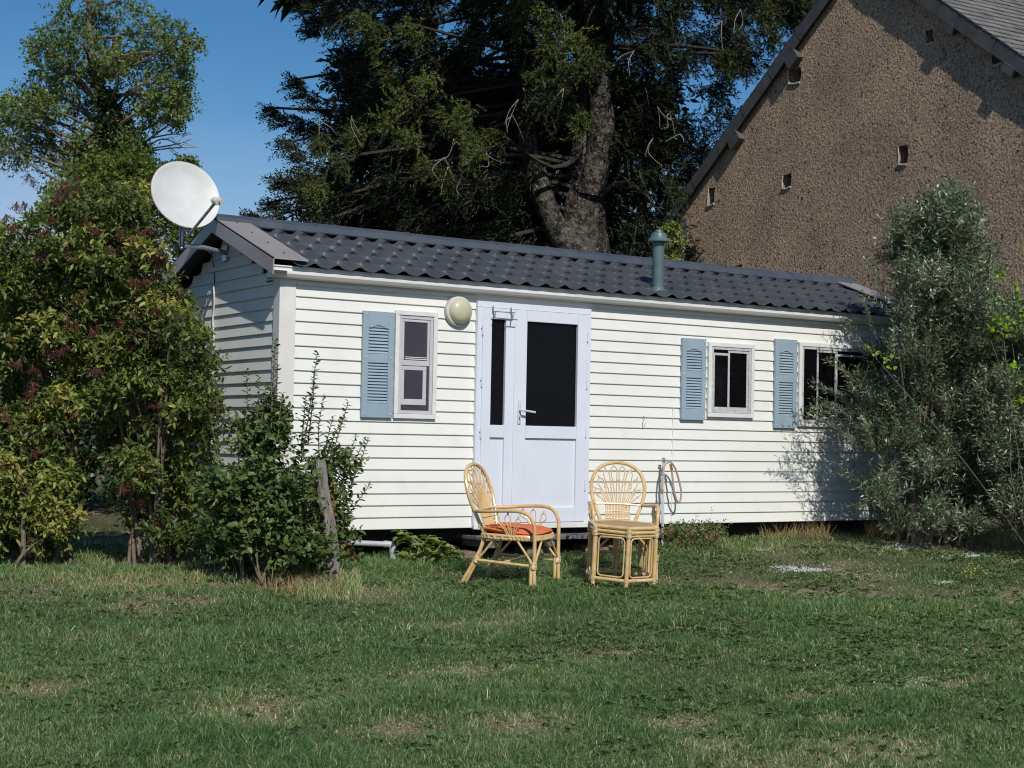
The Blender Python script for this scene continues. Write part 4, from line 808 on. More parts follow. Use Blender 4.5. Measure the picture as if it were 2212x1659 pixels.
S2 = np.array([a for a, b in extra]); D2 = np.array([b - a for a, b in extra]); L2 = np.linalg.norm(D2, axis=1) * 1.05
pp.append(sprays(S2, D2, L2, 18, .050, .20, np.full(len(S2), .45), .2, .6, .0, .35, False, .35, .25, .1, .05)); V_, F_, T_ = merge(pp)
npmesh('foliage', V_, F_, M['willow'], wl, T_); a_ = twigs(S, D, Lt, .0018, .05); b_ = twigs(S2, D2, L2, .0024, 0.); a_ = merge([a_, b_]); npmesh('leaf_stalks', a_[0], a_[1], M['twig'], wl)
q = G(); bb = np.array(wb)
for k in range(26):
    s_ = bb + np.array([RS.uniform(-.3, .3), RS.uniform(-.25, .25), -.05]); c = cl[RS.randint(len(cl))][0]; m = s_ * .5 + c * .5; m[:2] = s_[:2] * .65 + c[:2] * .35; q.tube(cr([s_, m, c], 5), [.022, .005], 6, cap=False)
q.build('stems', M['twig'], wl, smooth=True)
vb = solidbase(at(2240, 1150, 14.3)); vn_ = thing('climbing_vine', 'lime green vine shoots growing through the top of the silvery bush at the right edge', 'vine', vb)
pts_ = [(2165, 600), (2140, 680), (2155, 700), (2180, 690), (2160, 660), (2200, 625), (2130, 705), (2170, 720), (2212, 740), (2178, 800), (2190, 830), (2205, 560), (1880, 760), (1905, 775), (2210, 700), (2185, 665), (2215, 860)]
S = np.array([at(u + RS.uniform(-12, 12), v + RS.uniform(-12, 12), 14.25 + RS.uniform(-.1, .1)) for u, v in pts_ for _ in range(3)])
V_, F_, T_ = sprays(S, rdir(len(S)) + np.array([0, -.3, .2]), np.full(len(S), .14), 4, .046, .75, RS.uniform(.0, .7, len(S)), .15); npmesh('foliage', V_, F_, M['lime_l'], vn_, T_)
q = G()
for k in range(0, len(pts_), 2): c = at(*pts_[k], 14.3); q.tube(cr([np.array(vb), np.array(vb) * .5 + c * .5 + RS.normal(size=3) * .1, c], 6), [.006, .003], 4, cap=False)
q.build('stems', M['twig'], vn_)

# ------------------------------------------------------------------ hydrangea, weeds
hy = solidbase(at(925, 1222, 12.75)); ht_ = thing('hydrangea', 'low hydrangea with pale green leaves and bare stems left of the cushioned chair', 'plant', hy)
ends = [(865, 1150), (875, 1155), (890, 1170), (905, 1165), (925, 1160), (940, 1165), (955, 1175), (970, 1185), (960, 1200), (900, 1195), (885, 1200), (930, 1190), (945, 1195), (915, 1180), (925, 1205), (895, 1215), (865, 1195), (978, 1195), (940, 1215)]
q = G(); Bl, Dl = [], []
for u, v in ends:
    e_ = at(u, v, 12.72 + RS.uniform(-.12, .15)); s_ = np.array(hy) + np.array([RS.uniform(-.14, .14), RS.uniform(-.08, .08), -.03]); q.tube(cr([s_, s_ * .5 + e_ * .5 + np.array([0, 0, .02]), e_], 5), [.007, .004], 6)
    for k in range(7):
        an = k * 2.4 + RS.rand() * .5; Bl.append(e_ - np.array([0, 0, .022 * (k // 2)])); Dl.append((math.cos(an), math.sin(an), .35 - .14 * (k // 2)))
Bl = np.array(Bl); n_ = len(Bl); ll = RS.uniform(.075, .125, n_); V_, F_, T_ = leaves(Bl, np.array(Dl), nrm(np.array([0, 0, 1.]) + RS.normal(size=(n_, 3)) * .25), ll, ll * .62, RS.rand(n_), .16, .35, True)
npmesh('foliage', V_, F_, M['hydr'], ht_, T_)
for k in range(22):
    s_ = np.array(hy) + np.array([RS.uniform(-.2, .2), RS.uniform(-.08, .08), -.03]); q.tube([s_, s_ + np.array([RS.uniform(-.05, .07), RS.uniform(-.03, .03), RS.uniform(.08, .17)])], .004, 5)
q.build('stems', M['paletwig'], ht_)

def blades(P, H_, Wd, lean, tint, D2=None):
    """curved grass blades: 5 vertices, 3 triangles"""
    n = len(P); an = RS.rand(n) * 6.283; s = np.stack([np.cos(an), np.sin(an), np.zeros(n)], 1); la = RS.rand(n) * 6.283; ld = np.stack([np.cos(la), np.sin(la), np.zeros(n)], 1) if D2 is None else nrm(D2)
    H_ = H_[:, None]; Wd = Wd[:, None]; lean = lean[:, None]; up = np.array([0, 0, 1.])
    m = P + up * H_ * .55 + ld * lean * H_ * .28; t = P + up * H_ * (1 - .35 * lean) + ld * lean * H_
    V = np.stack([P - s * Wd * .5, P + s * Wd * .5, m - s * Wd * .42, m + s * Wd * .42, t], 1); T = np.array([(0, 1, 3), (0, 3, 2), (2, 3, 4)])
    return V.reshape(-1, 3), (T[None] + (np.arange(n) * 5)[:, None, None]).reshape(-1, 3), np.repeat(tint, 5)
def gpos(n, u0, u1, d0, d1):
    """points on the lawn spread evenly over the visible wedge"""
    d = np.sqrt(RS.uniform(d0 ** 2, d1 ** 2, n)); lat = RS.uniform(u0, u1, n) * d
    Fh = nrm(np.array([FW[0], FW[1], 0])); Rh = np.array([Fh[1], -Fh[0], 0]); P = CAM[None] * np.array([1, 1, 0]) + Fh * d[:, None] + Rh * lat[:, None]; return P, d
parts = []
for (n, d0, d1, lim, hs_) in [(190000, 5.8, 8.6, .40, 1), (160000, 8.6, 12, .40, 1), (70000, 12, 15.5, .40, 1), (26000, 15.5, 30, .5, 1.2), (9000, 3.5, 5.8, .5, 1)]:
    P, d = gpos(n, -lim, lim, d0, d1)
    inside = (P[:, 0] > .05) & (P[:, 0] < 7.4) & (P[:, 1] > .15) & (P[:, 1] < 2.3); w = patch(P[:, 0], P[:, 1]); tuft = fbm(P[:, 0] + 5, P[:, 1] - 3, 2.2); fine = vn(P[:, 0], P[:, 1], 7)
    keep = (RS.rand(n) > .42 * w * (1 - .2 * tuft)) & ~inside; P, d, w, tuft, fine = P[keep], d[keep], w[keep], tuft[keep], fine[keep]; n = len(P); P[:, 2] = gh(P[:, 0], P[:, 1])
    h = (.020 + .050 * sstep(.40, .78, tuft) + .018 * fine * fine) * RS.uniform(.55, 1.35, n) * (1 - .5 * w) * hs_
    tint = .02 + .38 * fbm(P[:, 0], P[:, 1], 1.4) + .16 * RS.normal(size=n) + .40 * w * RS.rand(n) + np.where(RS.rand(n) < .07 + .2 * w, .5, 0)
    parts.append(blades(P, h, RS.uniform(.0026, .0046, n) * (d / 8) ** .55, RS.uniform(.25, 1.7, n), np.clip(tint, 0, 1)))
# longer uncut grass along the hedge, under the home and near the pipe
for (u0, u1, v0, v1, n, hh, tb_) in [(0, 700, 1195, 1262, 5200, .085, .50), (730, 1000, 1200, 1235, 2600, .075, .30), (640, 780, 1245, 1300, 1200, .12, .62), (1420, 1700, 1160, 1190, 1800, .07, .45), (1180, 1420, 1190, 1235, 1500, .05, .3), (2080, 2260, 1150, 1180, 900, .12, .7)]:
    P = np.array([ong(RS.uniform(u0, u1), RS.uniform(v0, v1)) for _ in range(n)]); P[:, 2] = gh(P[:, 0], P[:, 1]) - .005
    parts.append(blades(P, RS.uniform(.4, 1.3, n) * hh, RS.uniform(.004, .006, n), RS.uniform(.2, 1.1, n), np.clip(RS.normal(tb_, .2, n), 0, 1)))
V_, F_, T_ = merge(parts); tag(npmesh('grass', V_, F_, M['grass'], tint=T_), 'short patchy lawn grass with worn dry spots', 'grass', kind='stuff')
# low broad-leaved weeds in the lawn
P, d = gpos(15000, -.40, .40, 5.8, 14.5); k_ = (RS.rand(len(P)) < .25 + .75 * sstep(-1.5, 2.5, P[:, 0])) & (fbm(P[:, 0] + 60, P[:, 1], 1.1) > .42) & ~((P[:, 1] > -.05) & (P[:, 0] > 0)); P = P[k_]; P[:, 2] = gh(P[:, 0], P[:, 1]) + .012
n = len(P); Bs = np.repeat(P, 7, 0); an = np.tile(np.arange(7) * 2.4, n) + np.repeat(RS.rand(n) * 6, 7); Dn = np.stack([np.cos(an), np.sin(an), RS.uniform(.15, .9, n * 7)], 1); ll = RS.uniform(.016, .042, n * 7)
V_, F_, T_ = leaves(Bs + RS.normal(size=Bs.shape) * np.array([.012, .012, .004]), Dn, nrm(np.array([0, 0, 1.]) + RS.normal(size=Bs.shape) * .3), ll, ll * .6, np.clip(RS.normal(.5, .25, n * 7), 0, 1), .12, .2, False)
tag(npmesh('lawn_weeds', V_, F_, M['weed'], tint=T_), 'low broad-leaved weeds spread through the lawn', 'weeds', kind='stuff')
# dry stalks and straw
parts = []
for (u0, u1, v0, v1, n, hh, zz) in [(560, 740, 1225, 1290, 900, .16, 0), (1640, 1790, 1150, 1165, 420, .17, .22), (1870, 2010, 1140, 1165, 700, .22, .22), (1445, 1500, 1160, 1172, 160, .09, .12), (100, 480, 1225, 1262, 1600, .055, 0), (2100, 2300, 1150, 1175, 600, .14, .24), (1560, 2212, 1172, 1200, 1500, .035, .22)]:
    P = np.array([ong(RS.uniform(u0, u1), RS.uniform(v0, v1)) for _ in range(n)]); P[:, 2] = gh(P[:, 0], P[:, 1]) - .005
    parts.append(blades(P, RS.uniform(.3, 1.3, n) * hh, RS.uniform(.0025, .005, n), RS.uniform(.1, 1.4, n), np.clip(RS.normal(.5, .25, n), 0, 1)))
V_, F_, T_ = merge(parts); tag(npmesh('dry_grass', V_, F_, M['straw'], tint=T_), 'straw-coloured dry grass along the hedge foot and before the silvery bush', 'dry grass', kind='stuff')
# brown weed heap right of the table
wd = solidbase(ong(1465, 1165)); wt = thing('weed_clump', 'low brownish weeds against the wall base right of the table', 'weeds', wd)
S = np.array([on(RS.uniform(1422, 1560), RS.uniform(1142, 1170), 1, RS.uniform(-.45, -.12)) for _ in range(220)]); V_, F_, T_ = sprays(S, rdir(220) + np.array([0, 0, .8]), np.full(220, .10), 6, .026, .6, RS.uniform(.0, 1, 220), .2, .8, 0, .6, False)
npmesh('foliage', V_, F_, M['weed'], wt, T_); S = S[:110] + RS.normal(size=(110, 3)) * .03; V_, F_, T_ = sprays(S, rdir(110) + np.array([0, 0, .6]), np.full(110, .09), 6, .024, .5, RS.uniform(.2, 1, 110), .2, .8, 0, .6, False); npmesh('withered_leaves', V_, F_, M['deadleaf'], wt, T_)
# gravel
q = []; V_, F_ = [], []; base_v = np.array([(1, 0, 0), (-1, 0, 0), (0, 1, 0), (0, -1, 0), (0, 0, 1), (0, 0, -1)], float); base_f = np.array([(0, 2, 4), (2, 1, 4), (1, 3, 4), (3, 0, 4), (2, 0, 5), (1, 2, 5), (3, 1, 5), (0, 3, 5)]); cnt = 0
for (u, v, ru, rv, n, zz) in [(1705, 1229, 40, 6, 170, .15), (1750, 1234, 40, 4, 260, .15), (2100, 1203, 45, 5, 330, .2), (2035, 1206, 25, 3, 100, .2), (1955, 1185, 40, 6, 100, .2), (1650, 1188, 30, 6, 45, .2), (2035, 1259, 25, 4, 110, .14), (1550, 1360, 30, 4, 45, .08), (1990, 1475, 50, 12, 60, .05), (1900, 1180, 200, 22, 160, .2), (1800, 1240, 300, 30, 130, .15), (1090, 1195, 30, 5, 20, .05), (1475, 1360, 25, 3, 20, .08), (2190, 1215, 20, 3, 60, .2), (1900, 1420, 250, 60, 60, .06)]:
    for _ in range(int(n * 1.5)):
        p = ong(u + RS.normal() * ru * .5, v + RS.normal() * rv * .5); z = float(gh(p[0], p[1])); s = RS.uniform(.003, .009); A_ = np.linalg.qr(RS.normal(size=(3, 3)))[0]
        V_.append((base_v * s * RS.uniform(.6, 1.2, 3)) @ A_ + np.array([p[0], p[1], z + .009])); F_.append(base_f + cnt * 6); cnt += 1
tag(npmesh('gravel', np.concatenate(V_), np.concatenate(F_), M['pebble']), 'white gravel scattered in the grass before the silvery bush', 'gravel', kind='stuff')
# yellow flowers
fb_ = solidbase(ong(2100, 1262)); fy = thing('yellow_flowers', 'thin plant with small yellow flowers in the lawn at the right', 'flower', fb_); q = G(); q2 = G()
for k in range(20):
    s_ = np.array(fb_) + np.array([RS.uniform(-.12, .12), RS.uniform(-.1, .1), 0]); e_ = s_ + np.array([RS.uniform(-.05, .05), RS.uniform(-.04, .04), RS.uniform(.06, .17)]); q.tube([s_, e_], .0018, 4); G().lathe([(.003, 0), (.008, .003), (.007, .006), (.002, .008)], e_, 6).build('flower_head', M['petal'], fy)
q.build('stalks', M['weed'], fy)
fo = G(); p = np.array(solidbase(ong(2138, 1183))); fo.tube([p, p + np.array([0, 0, .05])], .002, 4)
fo2 = thing('yellow_flower', 'single yellow flower in the dry grass below the silvery bush', 'flower', p); fo.build('stalk', M['weed'], fo2); G().lathe([(.004, 0), (.015, .004), (.013, .009), (.003, .012)], p + np.array([0, 0, .05]), 8).build('flower_head', M['petal'], fo2)

# ------------------------------------------------------------------ big conifer
DC = 29.0
cb = solidbase(at(1262, 760, DC)); con = thing('conifer_tree', 'huge dark spruce with drooping branches and a thick forked trunk behind the mobile home', 'tree', cb)
q = G(); bb = np.array(cb); T0 = at(1258, 560, DC)
tr = cr([bb - np.array([0, 0, .3]), at(1262, 640, DC), at(1262, 540, DC), at(1262, 450, DC), at(1268, 350, DC), at(1278, 250, DC), at(1275, 100, DC), at(1265, -100, DC), at(1262, -500, DC), at(1262, -1000, DC)], 6)
q.tube(tr, [.80, .66, .50, .40, .34, .31, .28, .25, .2, .05], 18, cap=False)
q.tube(cr([at(1250, 560, DC - .2), at(1225, 525, DC - .3), at(1195, 480, DC - .4), at(1172, 420, DC - .5), at(1152, 350, DC - .5), at(1135, 270, DC - .5), at(1130, 150, DC - .5), at(1120, -100, DC - .5)], 6), [.42, .30, .22, .20, .20, .18, .16, .12, .08], 12, cap=False)
q.tube(cr([at(1275, 420, DC - .2), at(1292, 330, DC - .3), at(1300, 260, DC - .4), at(1296, 190, DC - .4), at(1310, 60, DC - .3), at(1330, -120, DC)], 6), [.30, .24, .25, .20, .17, .14], 12, cap=False)
q.tube(cr([at(1262, 530, DC), at(1150, 560, DC - .3)], 3), [.4, .1], 8, cap=False)
q.build('trunk', M['bark'], con, smooth=True, angle=180)
sil = [(650, -60), (660, 30), (705, 60), (760, 60), (765, 170), (735, 215), (735, 265), (650, 285), (640, 330), (670, 370), (640, 420), (660, 470), (640, 520), (640, 570), (1500, 640), (1500, 560), (1450, 500), (1520, 380), (1560, 270), (1540, 200), (1700, 60), (1760, -60)]
holes = [(1488, 205, 42, 62), (1480, 75, 14, 22), (1400, 270, 34, 50), (985, 420, 16, 26), (1045, 475, 16, 30), (905, 400, 12, 18), (1290, 250, 28, 60), (700, 480, 16, 26), (820, 470, 12, 30), (1520, 150, 16, 30), (735, 330, 8, 20), (960, 500, 10, 25)]
th_ = [(1262, 440, 62, 150), (1150, 330, 30, 80), (1180, 450, 36, 90), (1215, 520, 40, 60), (1300, 250, 26, 50)]
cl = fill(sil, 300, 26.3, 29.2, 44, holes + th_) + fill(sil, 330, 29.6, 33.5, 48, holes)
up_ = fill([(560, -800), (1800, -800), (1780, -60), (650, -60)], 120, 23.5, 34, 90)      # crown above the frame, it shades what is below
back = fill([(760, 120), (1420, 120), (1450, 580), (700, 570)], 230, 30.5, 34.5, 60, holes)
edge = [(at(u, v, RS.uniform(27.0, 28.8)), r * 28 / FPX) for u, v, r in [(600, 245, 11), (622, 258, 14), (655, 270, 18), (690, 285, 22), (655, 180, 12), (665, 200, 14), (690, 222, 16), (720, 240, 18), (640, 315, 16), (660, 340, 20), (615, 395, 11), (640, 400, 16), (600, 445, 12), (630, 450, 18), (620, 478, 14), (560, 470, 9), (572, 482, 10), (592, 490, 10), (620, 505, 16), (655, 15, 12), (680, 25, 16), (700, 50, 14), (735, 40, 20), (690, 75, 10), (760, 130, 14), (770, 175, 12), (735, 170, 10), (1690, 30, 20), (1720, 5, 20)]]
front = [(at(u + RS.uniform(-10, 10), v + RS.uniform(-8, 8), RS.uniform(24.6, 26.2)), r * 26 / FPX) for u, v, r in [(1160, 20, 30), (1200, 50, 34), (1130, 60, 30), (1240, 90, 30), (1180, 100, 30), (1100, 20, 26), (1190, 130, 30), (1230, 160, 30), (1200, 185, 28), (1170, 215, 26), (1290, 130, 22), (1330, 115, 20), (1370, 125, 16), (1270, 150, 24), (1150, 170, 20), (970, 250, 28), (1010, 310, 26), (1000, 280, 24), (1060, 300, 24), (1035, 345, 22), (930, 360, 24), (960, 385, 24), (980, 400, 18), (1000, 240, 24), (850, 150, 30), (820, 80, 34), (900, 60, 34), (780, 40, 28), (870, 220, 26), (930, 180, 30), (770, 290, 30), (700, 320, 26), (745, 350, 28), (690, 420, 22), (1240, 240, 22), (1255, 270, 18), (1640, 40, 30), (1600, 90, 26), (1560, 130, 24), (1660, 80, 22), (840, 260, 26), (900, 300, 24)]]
def clear(lst, rad=.5):
    P0 = [at(u, v, 28.4) for u, v in [(1275, 540), (1240, 545), (1205, 500), (1180, 455), (1165, 400), (1290, 500), (1285, 440), (1300, 250), (1285, 300)]]
    out = []
    for c, r_ in lst:
        ok = True
        for p in P0:
            w = c - p; t = w @ SUN
            if t > .4 and np.linalg.norm(w - SUN * t) < rad: ok = False; break
        if ok: out.append((c, r_))
    return out
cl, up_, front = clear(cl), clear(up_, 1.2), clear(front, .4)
cone = M['spruce']
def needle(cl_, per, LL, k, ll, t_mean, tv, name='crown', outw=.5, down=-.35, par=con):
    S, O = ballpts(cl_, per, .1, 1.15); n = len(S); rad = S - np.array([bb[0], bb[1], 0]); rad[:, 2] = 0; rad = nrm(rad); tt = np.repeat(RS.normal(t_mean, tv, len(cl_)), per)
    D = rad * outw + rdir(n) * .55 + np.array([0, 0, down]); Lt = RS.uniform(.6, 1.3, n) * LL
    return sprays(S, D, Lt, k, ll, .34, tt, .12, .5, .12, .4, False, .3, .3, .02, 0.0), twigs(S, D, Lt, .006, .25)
ne = len(edge); A0 = needle(edge, 26, .34, 13, .07, .34, .12, outw=1.1, down=.12); A1 = needle(cl, 32, .34, 13, .078, .24, .15, outw=.6, down=-.2); A2 = needle(up_, 30, .6, 8, .35, .2, .1); A3 = needle(back, 16, .5, 9, .22, .1, .08); A4 = needle(front, 46, .24, 14, .062, .74, .14, down=-.15)  # tint carries light and shade: front clumps sunlit pale, back layer near black
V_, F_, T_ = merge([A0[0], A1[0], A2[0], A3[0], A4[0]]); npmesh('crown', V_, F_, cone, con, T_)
V_, F_, T_ = merge([A0[1], A1[1], A3[1], A4[1]]); npmesh('twigs', V_, F_, M['twig'], con)
q = G()
trP = np.array(tr)
for c, r in (cl[::14] + front[::6] + edge[::4]):
    hz0 = min(max(c[2] + RS.uniform(.2, 1.4), T0[2] + .8), 22); i = int(np.argmin(abs(trP[:, 2] - hz0))); s_ = trP[i]; m = s_ * .5 + c * .5 + np.array([0, 0, .35]); q.tube(cr([s_, m + RS.normal(size=3) * .35, c + np.array([0, 0, .1]), c], 4), [.055, .03, .012], 5, cap=False)
q.build('branches', M['timber'], con, smooth=True)
q = G()
for (u, v) in [(1120, 215), (1108, 250), (1130, 190), (1218, 190), (960, 340), (968, 360), (1000, 380), (690, 260), (760, 250), (1050, 330), (980, 300), (1210, 30), (1370, 110), (1560, 45), (1600, 20), (1440, 250), (1420, 230), (1470, 290), (1410, 300)]:
    s_ = at(u, v, 25.4); q = G()
    for k in range(2): e_ = s_ + np.array([RS.uniform(-.35, .35), RS.uniform(-.1, .1), -RS.uniform(.1, .6)]); q.tube(cr([s_, s_ * .5 + e_ * .5 + RS.normal(size=3) * .06, e_], 4), [.008, .003], 4, cap=False)
    q.build('bare_twig', M['paletwig'], con)

# ------------------------------------------------------------------ broadleaf trees
def tree(name, label, cat, base, trunkpts, tr_r, clumps, dep, dj, leafm, ll, per, k, t_m, fill_n=None, bark='twig', six=False, group=None, lw=.62, tw=.5, lt=.38):
    b = solidbase(base); t = thing(name, label, cat, b, 0, group)
    cl = [(at(u, v, dep + RS.uniform(-dj, dj)), r * dep / FPX) for u, v, r in clumps]
    S, O = ballpts(cl, per, .25, .85); n = len(S); D = O * .7 + rdir(n) * .5 + np.array([0, 0, .15]); Lt = RS.uniform(.6, 1.2, n) * lt
    V_, F_, T_ = sprays(S, D, Lt, k, ll, lw, np.repeat(RS.normal(t_m, .13, len(cl)), per), .14, .8, .15, .6, six, .35, .2, .15, .2); npmesh('crown', V_, F_, M[leafm], t, T_)
    q = G(); P = np.array(cr([np.array(b) - np.array([0, 0, .2])] + [at(u, v, dep) for u, v in trunkpts], 6)); q.tube(P, tr_r, 10, cap=False); q.build('trunk', M['bark' if bark == 'bark' else bark], t, smooth=True)
    q = G()
    for c, r in cl:
        i = int(np.argmin(abs(P[:, 2] - (c[2] - RS.uniform(.3, 1.6) * dep / 45)))); i = max(i, 3); s_ = P[i]; m = s_ * .45 + c * .55 + RS.normal(size=3) * .12; q.tube(cr([s_, m, c], 4), [.07 * dep / 45, .04 * dep / 45, .014], 5, cap=False)
        for _ in range(5):
            e_ = c + rdir(1)[0] * r * .9; q.tube([c, c * .5 + e_ * .5 + RS.normal(size=3) * .05, e_], [.014, .008, .004], 4, cap=False)
    q.build('branches', M['twig'], t, smooth=True); a_ = twigs(S, D, Lt, .005 * dep / 45, .15); npmesh('twigs', a_[0], a_[1], M['twig'], t)
    return t
oc = [(200, -20, 50), (150, 20, 36), (260, 10, 45), (230, -80, 60), (300, 45, 38), (340, 65, 34), (385, 85, 24), (375, 110, 30), (410, 100, 14), (155, 62, 34), (110, 85, 30), (95, 105, 22), (180, 95, 34), (215, 62, 26), (225, 120, 40), (285, 105, 36), (330, 130, 34), (375, 150, 26), (140, 130, 32), (105, 150, 30), (95, 190, 26), (85, 225, 22), (150, 170, 28), (200, 165, 38), (250, 160, 34), (255, 125, 30), (320, 180, 30), (360, 195, 26), (390, 175, 16), (375, 235, 18), (350, 225, 24), (400, 215, 12), (310, 215, 20), (60, 215, 24), (20, 235, 22), (55, 245, 26), (95, 250, 24), (-10, 250, 25), (30, 290, 30), (80, 290, 30), (20, 330, 32), (70, 335, 34), (120, 320, 28), (140, 345, 30), (-20, 310, 30), (185, 300, 20), (320, 255, 14), (385, 255, 8), (300, 320, 16), (280, 300, 16), (180, 240, 18), (140, 215, 18), (170, 340, 26), (300, 345, 20)]
oak_t = tree('oak_tree', 'tall airy deciduous tree against the blue sky at the upper left', 'tree', at(240, 760, 45), [(240, 560), (238, 400), (235, 300), (220, 220), (200, 150), (195, 70), (190, -40)], [.32, .28, .24, .20, .14, .10, .06], oc, 45, 1.7, 'oak', .105, 62, 8, .45, lt=.46)
# ivy round its trunk
S, O = ballpts([(at(u, v, 44.8), r * 45 / FPX) for u, v, r in [(235, 235, 22), (232, 265, 30), (240, 290, 36), (232, 320, 36), (250, 345, 38), (228, 210, 16), (262, 262, 20), (200, 345, 24), (222, 375, 40), (262, 380, 40)]], 170, .3); V_, F_, T_ = sprays(S, rdir(len(S)), np.full(len(S), .25), 6, .11, .8, RS.uniform(.1, .7, len(S)), .2, .8, .2, .4, False); npmesh('ivy', V_, F_, M['ivy'], oak_t, T_)
q = G()
for (a_, b_, c_) in [((300, 330), (370, 320), (425, 318)), ((300, 335), (350, 300), (402, 322)), ((320, 300), (370, 290), (405, 292)), ((330, 298), (345, 275), (352, 255)), ((300, 325), (380, 312), (415, 300)), ((340, 262), (370, 262), (395, 266))]:
    q.tube(cr([at(*a_, 45), at(*b_, 45), at(*c_, 45)], 5), [.03, .012], 5, cap=False)
    for k in range(4): s_ = at(b_[0] + RS.uniform(-10, 25), b_[1] + RS.uniform(-4, 4), 45); q.tube([s_, s_ + RT * RS.uniform(.1, .5) + UP * RS.uniform(-.25, .25)], [.010, .004], 4, cap=False)
q.build('dead_branch', M['paletwig'], oak_t)
tree('round_tree', 'olive green bushy tree top seen between the oak and the satellite dish', 'tree', at(250, 900, 30), [(250, 700), (250, 500), (250, 420)], [.16, .12, .06], [(170, 395, 40), (205, 370, 36), (245, 365, 34), (285, 360, 34), (315, 375, 32), (335, 400, 30), (350, 430, 34), (300, 420, 50), (250, 420, 50), (200, 430, 45), (380, 470, 30), (330, 480, 50), (270, 490, 50), (400, 505, 22), (130, 420, 30), (415, 540, 20), (350, 380, 12), (402, 362, 6)], 30, 1.2, 'oak2', .085, 90, 8, .45, lt=.3)
tree('far_tree', 'yellow-green tree glimpsed through the spruce near the forked trunk', 'tree', at(1395, 800, 48), [(1395, 500), (1390, 300)], [.2, .12, .05], [(1400, 210, 25), (1380, 250, 35), (1410, 270, 35), (1430, 230, 25), (1370, 310, 35), (1410, 330, 35), (1445, 300, 20), (1350, 270, 25), (1460, 340, 20)], 48, 1.5, 'far', .12, 60, 8, .6)
tree('far_tree', 'yellow-green foliage low behind the spruce above the middle of the roof', 'tree', at(1000, 800, 50), [(1000, 560), (1000, 480)], [.2, .12, .05], [(960, 460, 30), (1000, 450, 30), (1020, 490, 35), (980, 500, 35), (1040, 520, 30), (940, 520, 30), (1070, 470, 22), (1100, 510, 25), (900, 500, 20)], 50, 1.5, 'far', .12, 60, 8, .6)
tree('garden_tree', 'small leafy tree between the spruce and the left corner of the barn', 'tree', at(1446, 900, 22.5), [(1446, 700), (1446, 560)], [.06, .05, .03], [(1448, 500, 8), (1446, 520, 11), (1452, 545, 12), (1446, 568, 12), (1434, 590, 14), (1456, 520, 8)], 22.5, .2, 'oak', .06, 60, 7, .75, lt=.14)
# woodland closing the view behind the garden
parts = []
for k in range(150):
    an = RS.uniform(-.55, .55); d_ = RS.uniform(62, 80); Fh = nrm(np.array([FW[0], FW[1], 0])); Rh = np.array([Fh[1], -Fh[0], 0]); c = CAM * np.array([1, 1, 0]) + Fh * d_ + Rh * d_ * math.tan(an) + np.array([0, 0, RS.uniform(.3, 3.6)])
    S, O = ballpts([(c, RS.uniform(1.0, 2.0))], 70, .4); parts.append(sprays(S, O + rdir(70) * .6, np.full(70, .9), 6, .42, .7, np.full(70, RS.uniform(.2, .6)), .15, .8, .1, .5, False))
V_, F_, T_ = merge(parts); tag(npmesh('woodland', V_, F_, M['oak'], tint=T_), 'distant dark green woodland behind the garden', 'woodland', kind='stuff')
# dark-leaved hedge behind the elders and behind the right end
hd = thing('rear_hedge', 'dark hedge behind the elder bushes', 'hedge', solidbase(at(240, 1100, 20)))
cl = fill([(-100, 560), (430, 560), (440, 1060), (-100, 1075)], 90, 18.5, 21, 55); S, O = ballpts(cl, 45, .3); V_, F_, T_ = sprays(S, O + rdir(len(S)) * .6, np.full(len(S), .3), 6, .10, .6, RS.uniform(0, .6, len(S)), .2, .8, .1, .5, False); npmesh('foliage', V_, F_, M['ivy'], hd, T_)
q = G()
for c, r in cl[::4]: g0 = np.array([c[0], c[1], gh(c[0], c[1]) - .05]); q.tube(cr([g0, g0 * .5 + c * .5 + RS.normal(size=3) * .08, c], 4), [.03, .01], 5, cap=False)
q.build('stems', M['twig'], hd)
hd = thing('laurel_hedge', 'dark hedge beyond the silvery bush at the right edge', 'hedge', solidbase(at(2240, 1100, 19.5)))
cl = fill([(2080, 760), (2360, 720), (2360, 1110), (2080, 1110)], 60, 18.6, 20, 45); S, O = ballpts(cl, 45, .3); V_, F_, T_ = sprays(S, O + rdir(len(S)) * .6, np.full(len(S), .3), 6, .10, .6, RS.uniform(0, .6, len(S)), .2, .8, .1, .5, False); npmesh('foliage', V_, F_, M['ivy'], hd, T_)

# ------------------------------------------------------------------ barn
PH = math.radians(59.5); AL = math.radians(39.3); Fh = np.array([sy, cy, 0.]); Rh = np.array([cy, -sy, 0.])
gv = math.cos(PH) * Rh - math.sin(PH) * Fh; bv = math.sin(PH) * Rh + math.cos(PH) * Fh; zv = np.array([0, 0, 1.])
DB = 27.0; K0 = at(1469, 455, DB)                       # wall corner at the eaves
def bray(u, v):                                         # picture point onto the gable plane -> (s, z)
    r = FW + RT * (u - 1106) / FPX - UP * (v - 829.5) / FPX; t = ((K0 - CAM) @ bv) / (r @ bv); p = CAM + r * t; return (p - K0) @ gv, p[2]
zE = K0[2]; 
sA, zA = bray(1765, 5); sB, zB_ = bray(2022, 0)
AL = math.atan2(zA - zE - .25, sA + .0); ta_ = math.tan(AL)
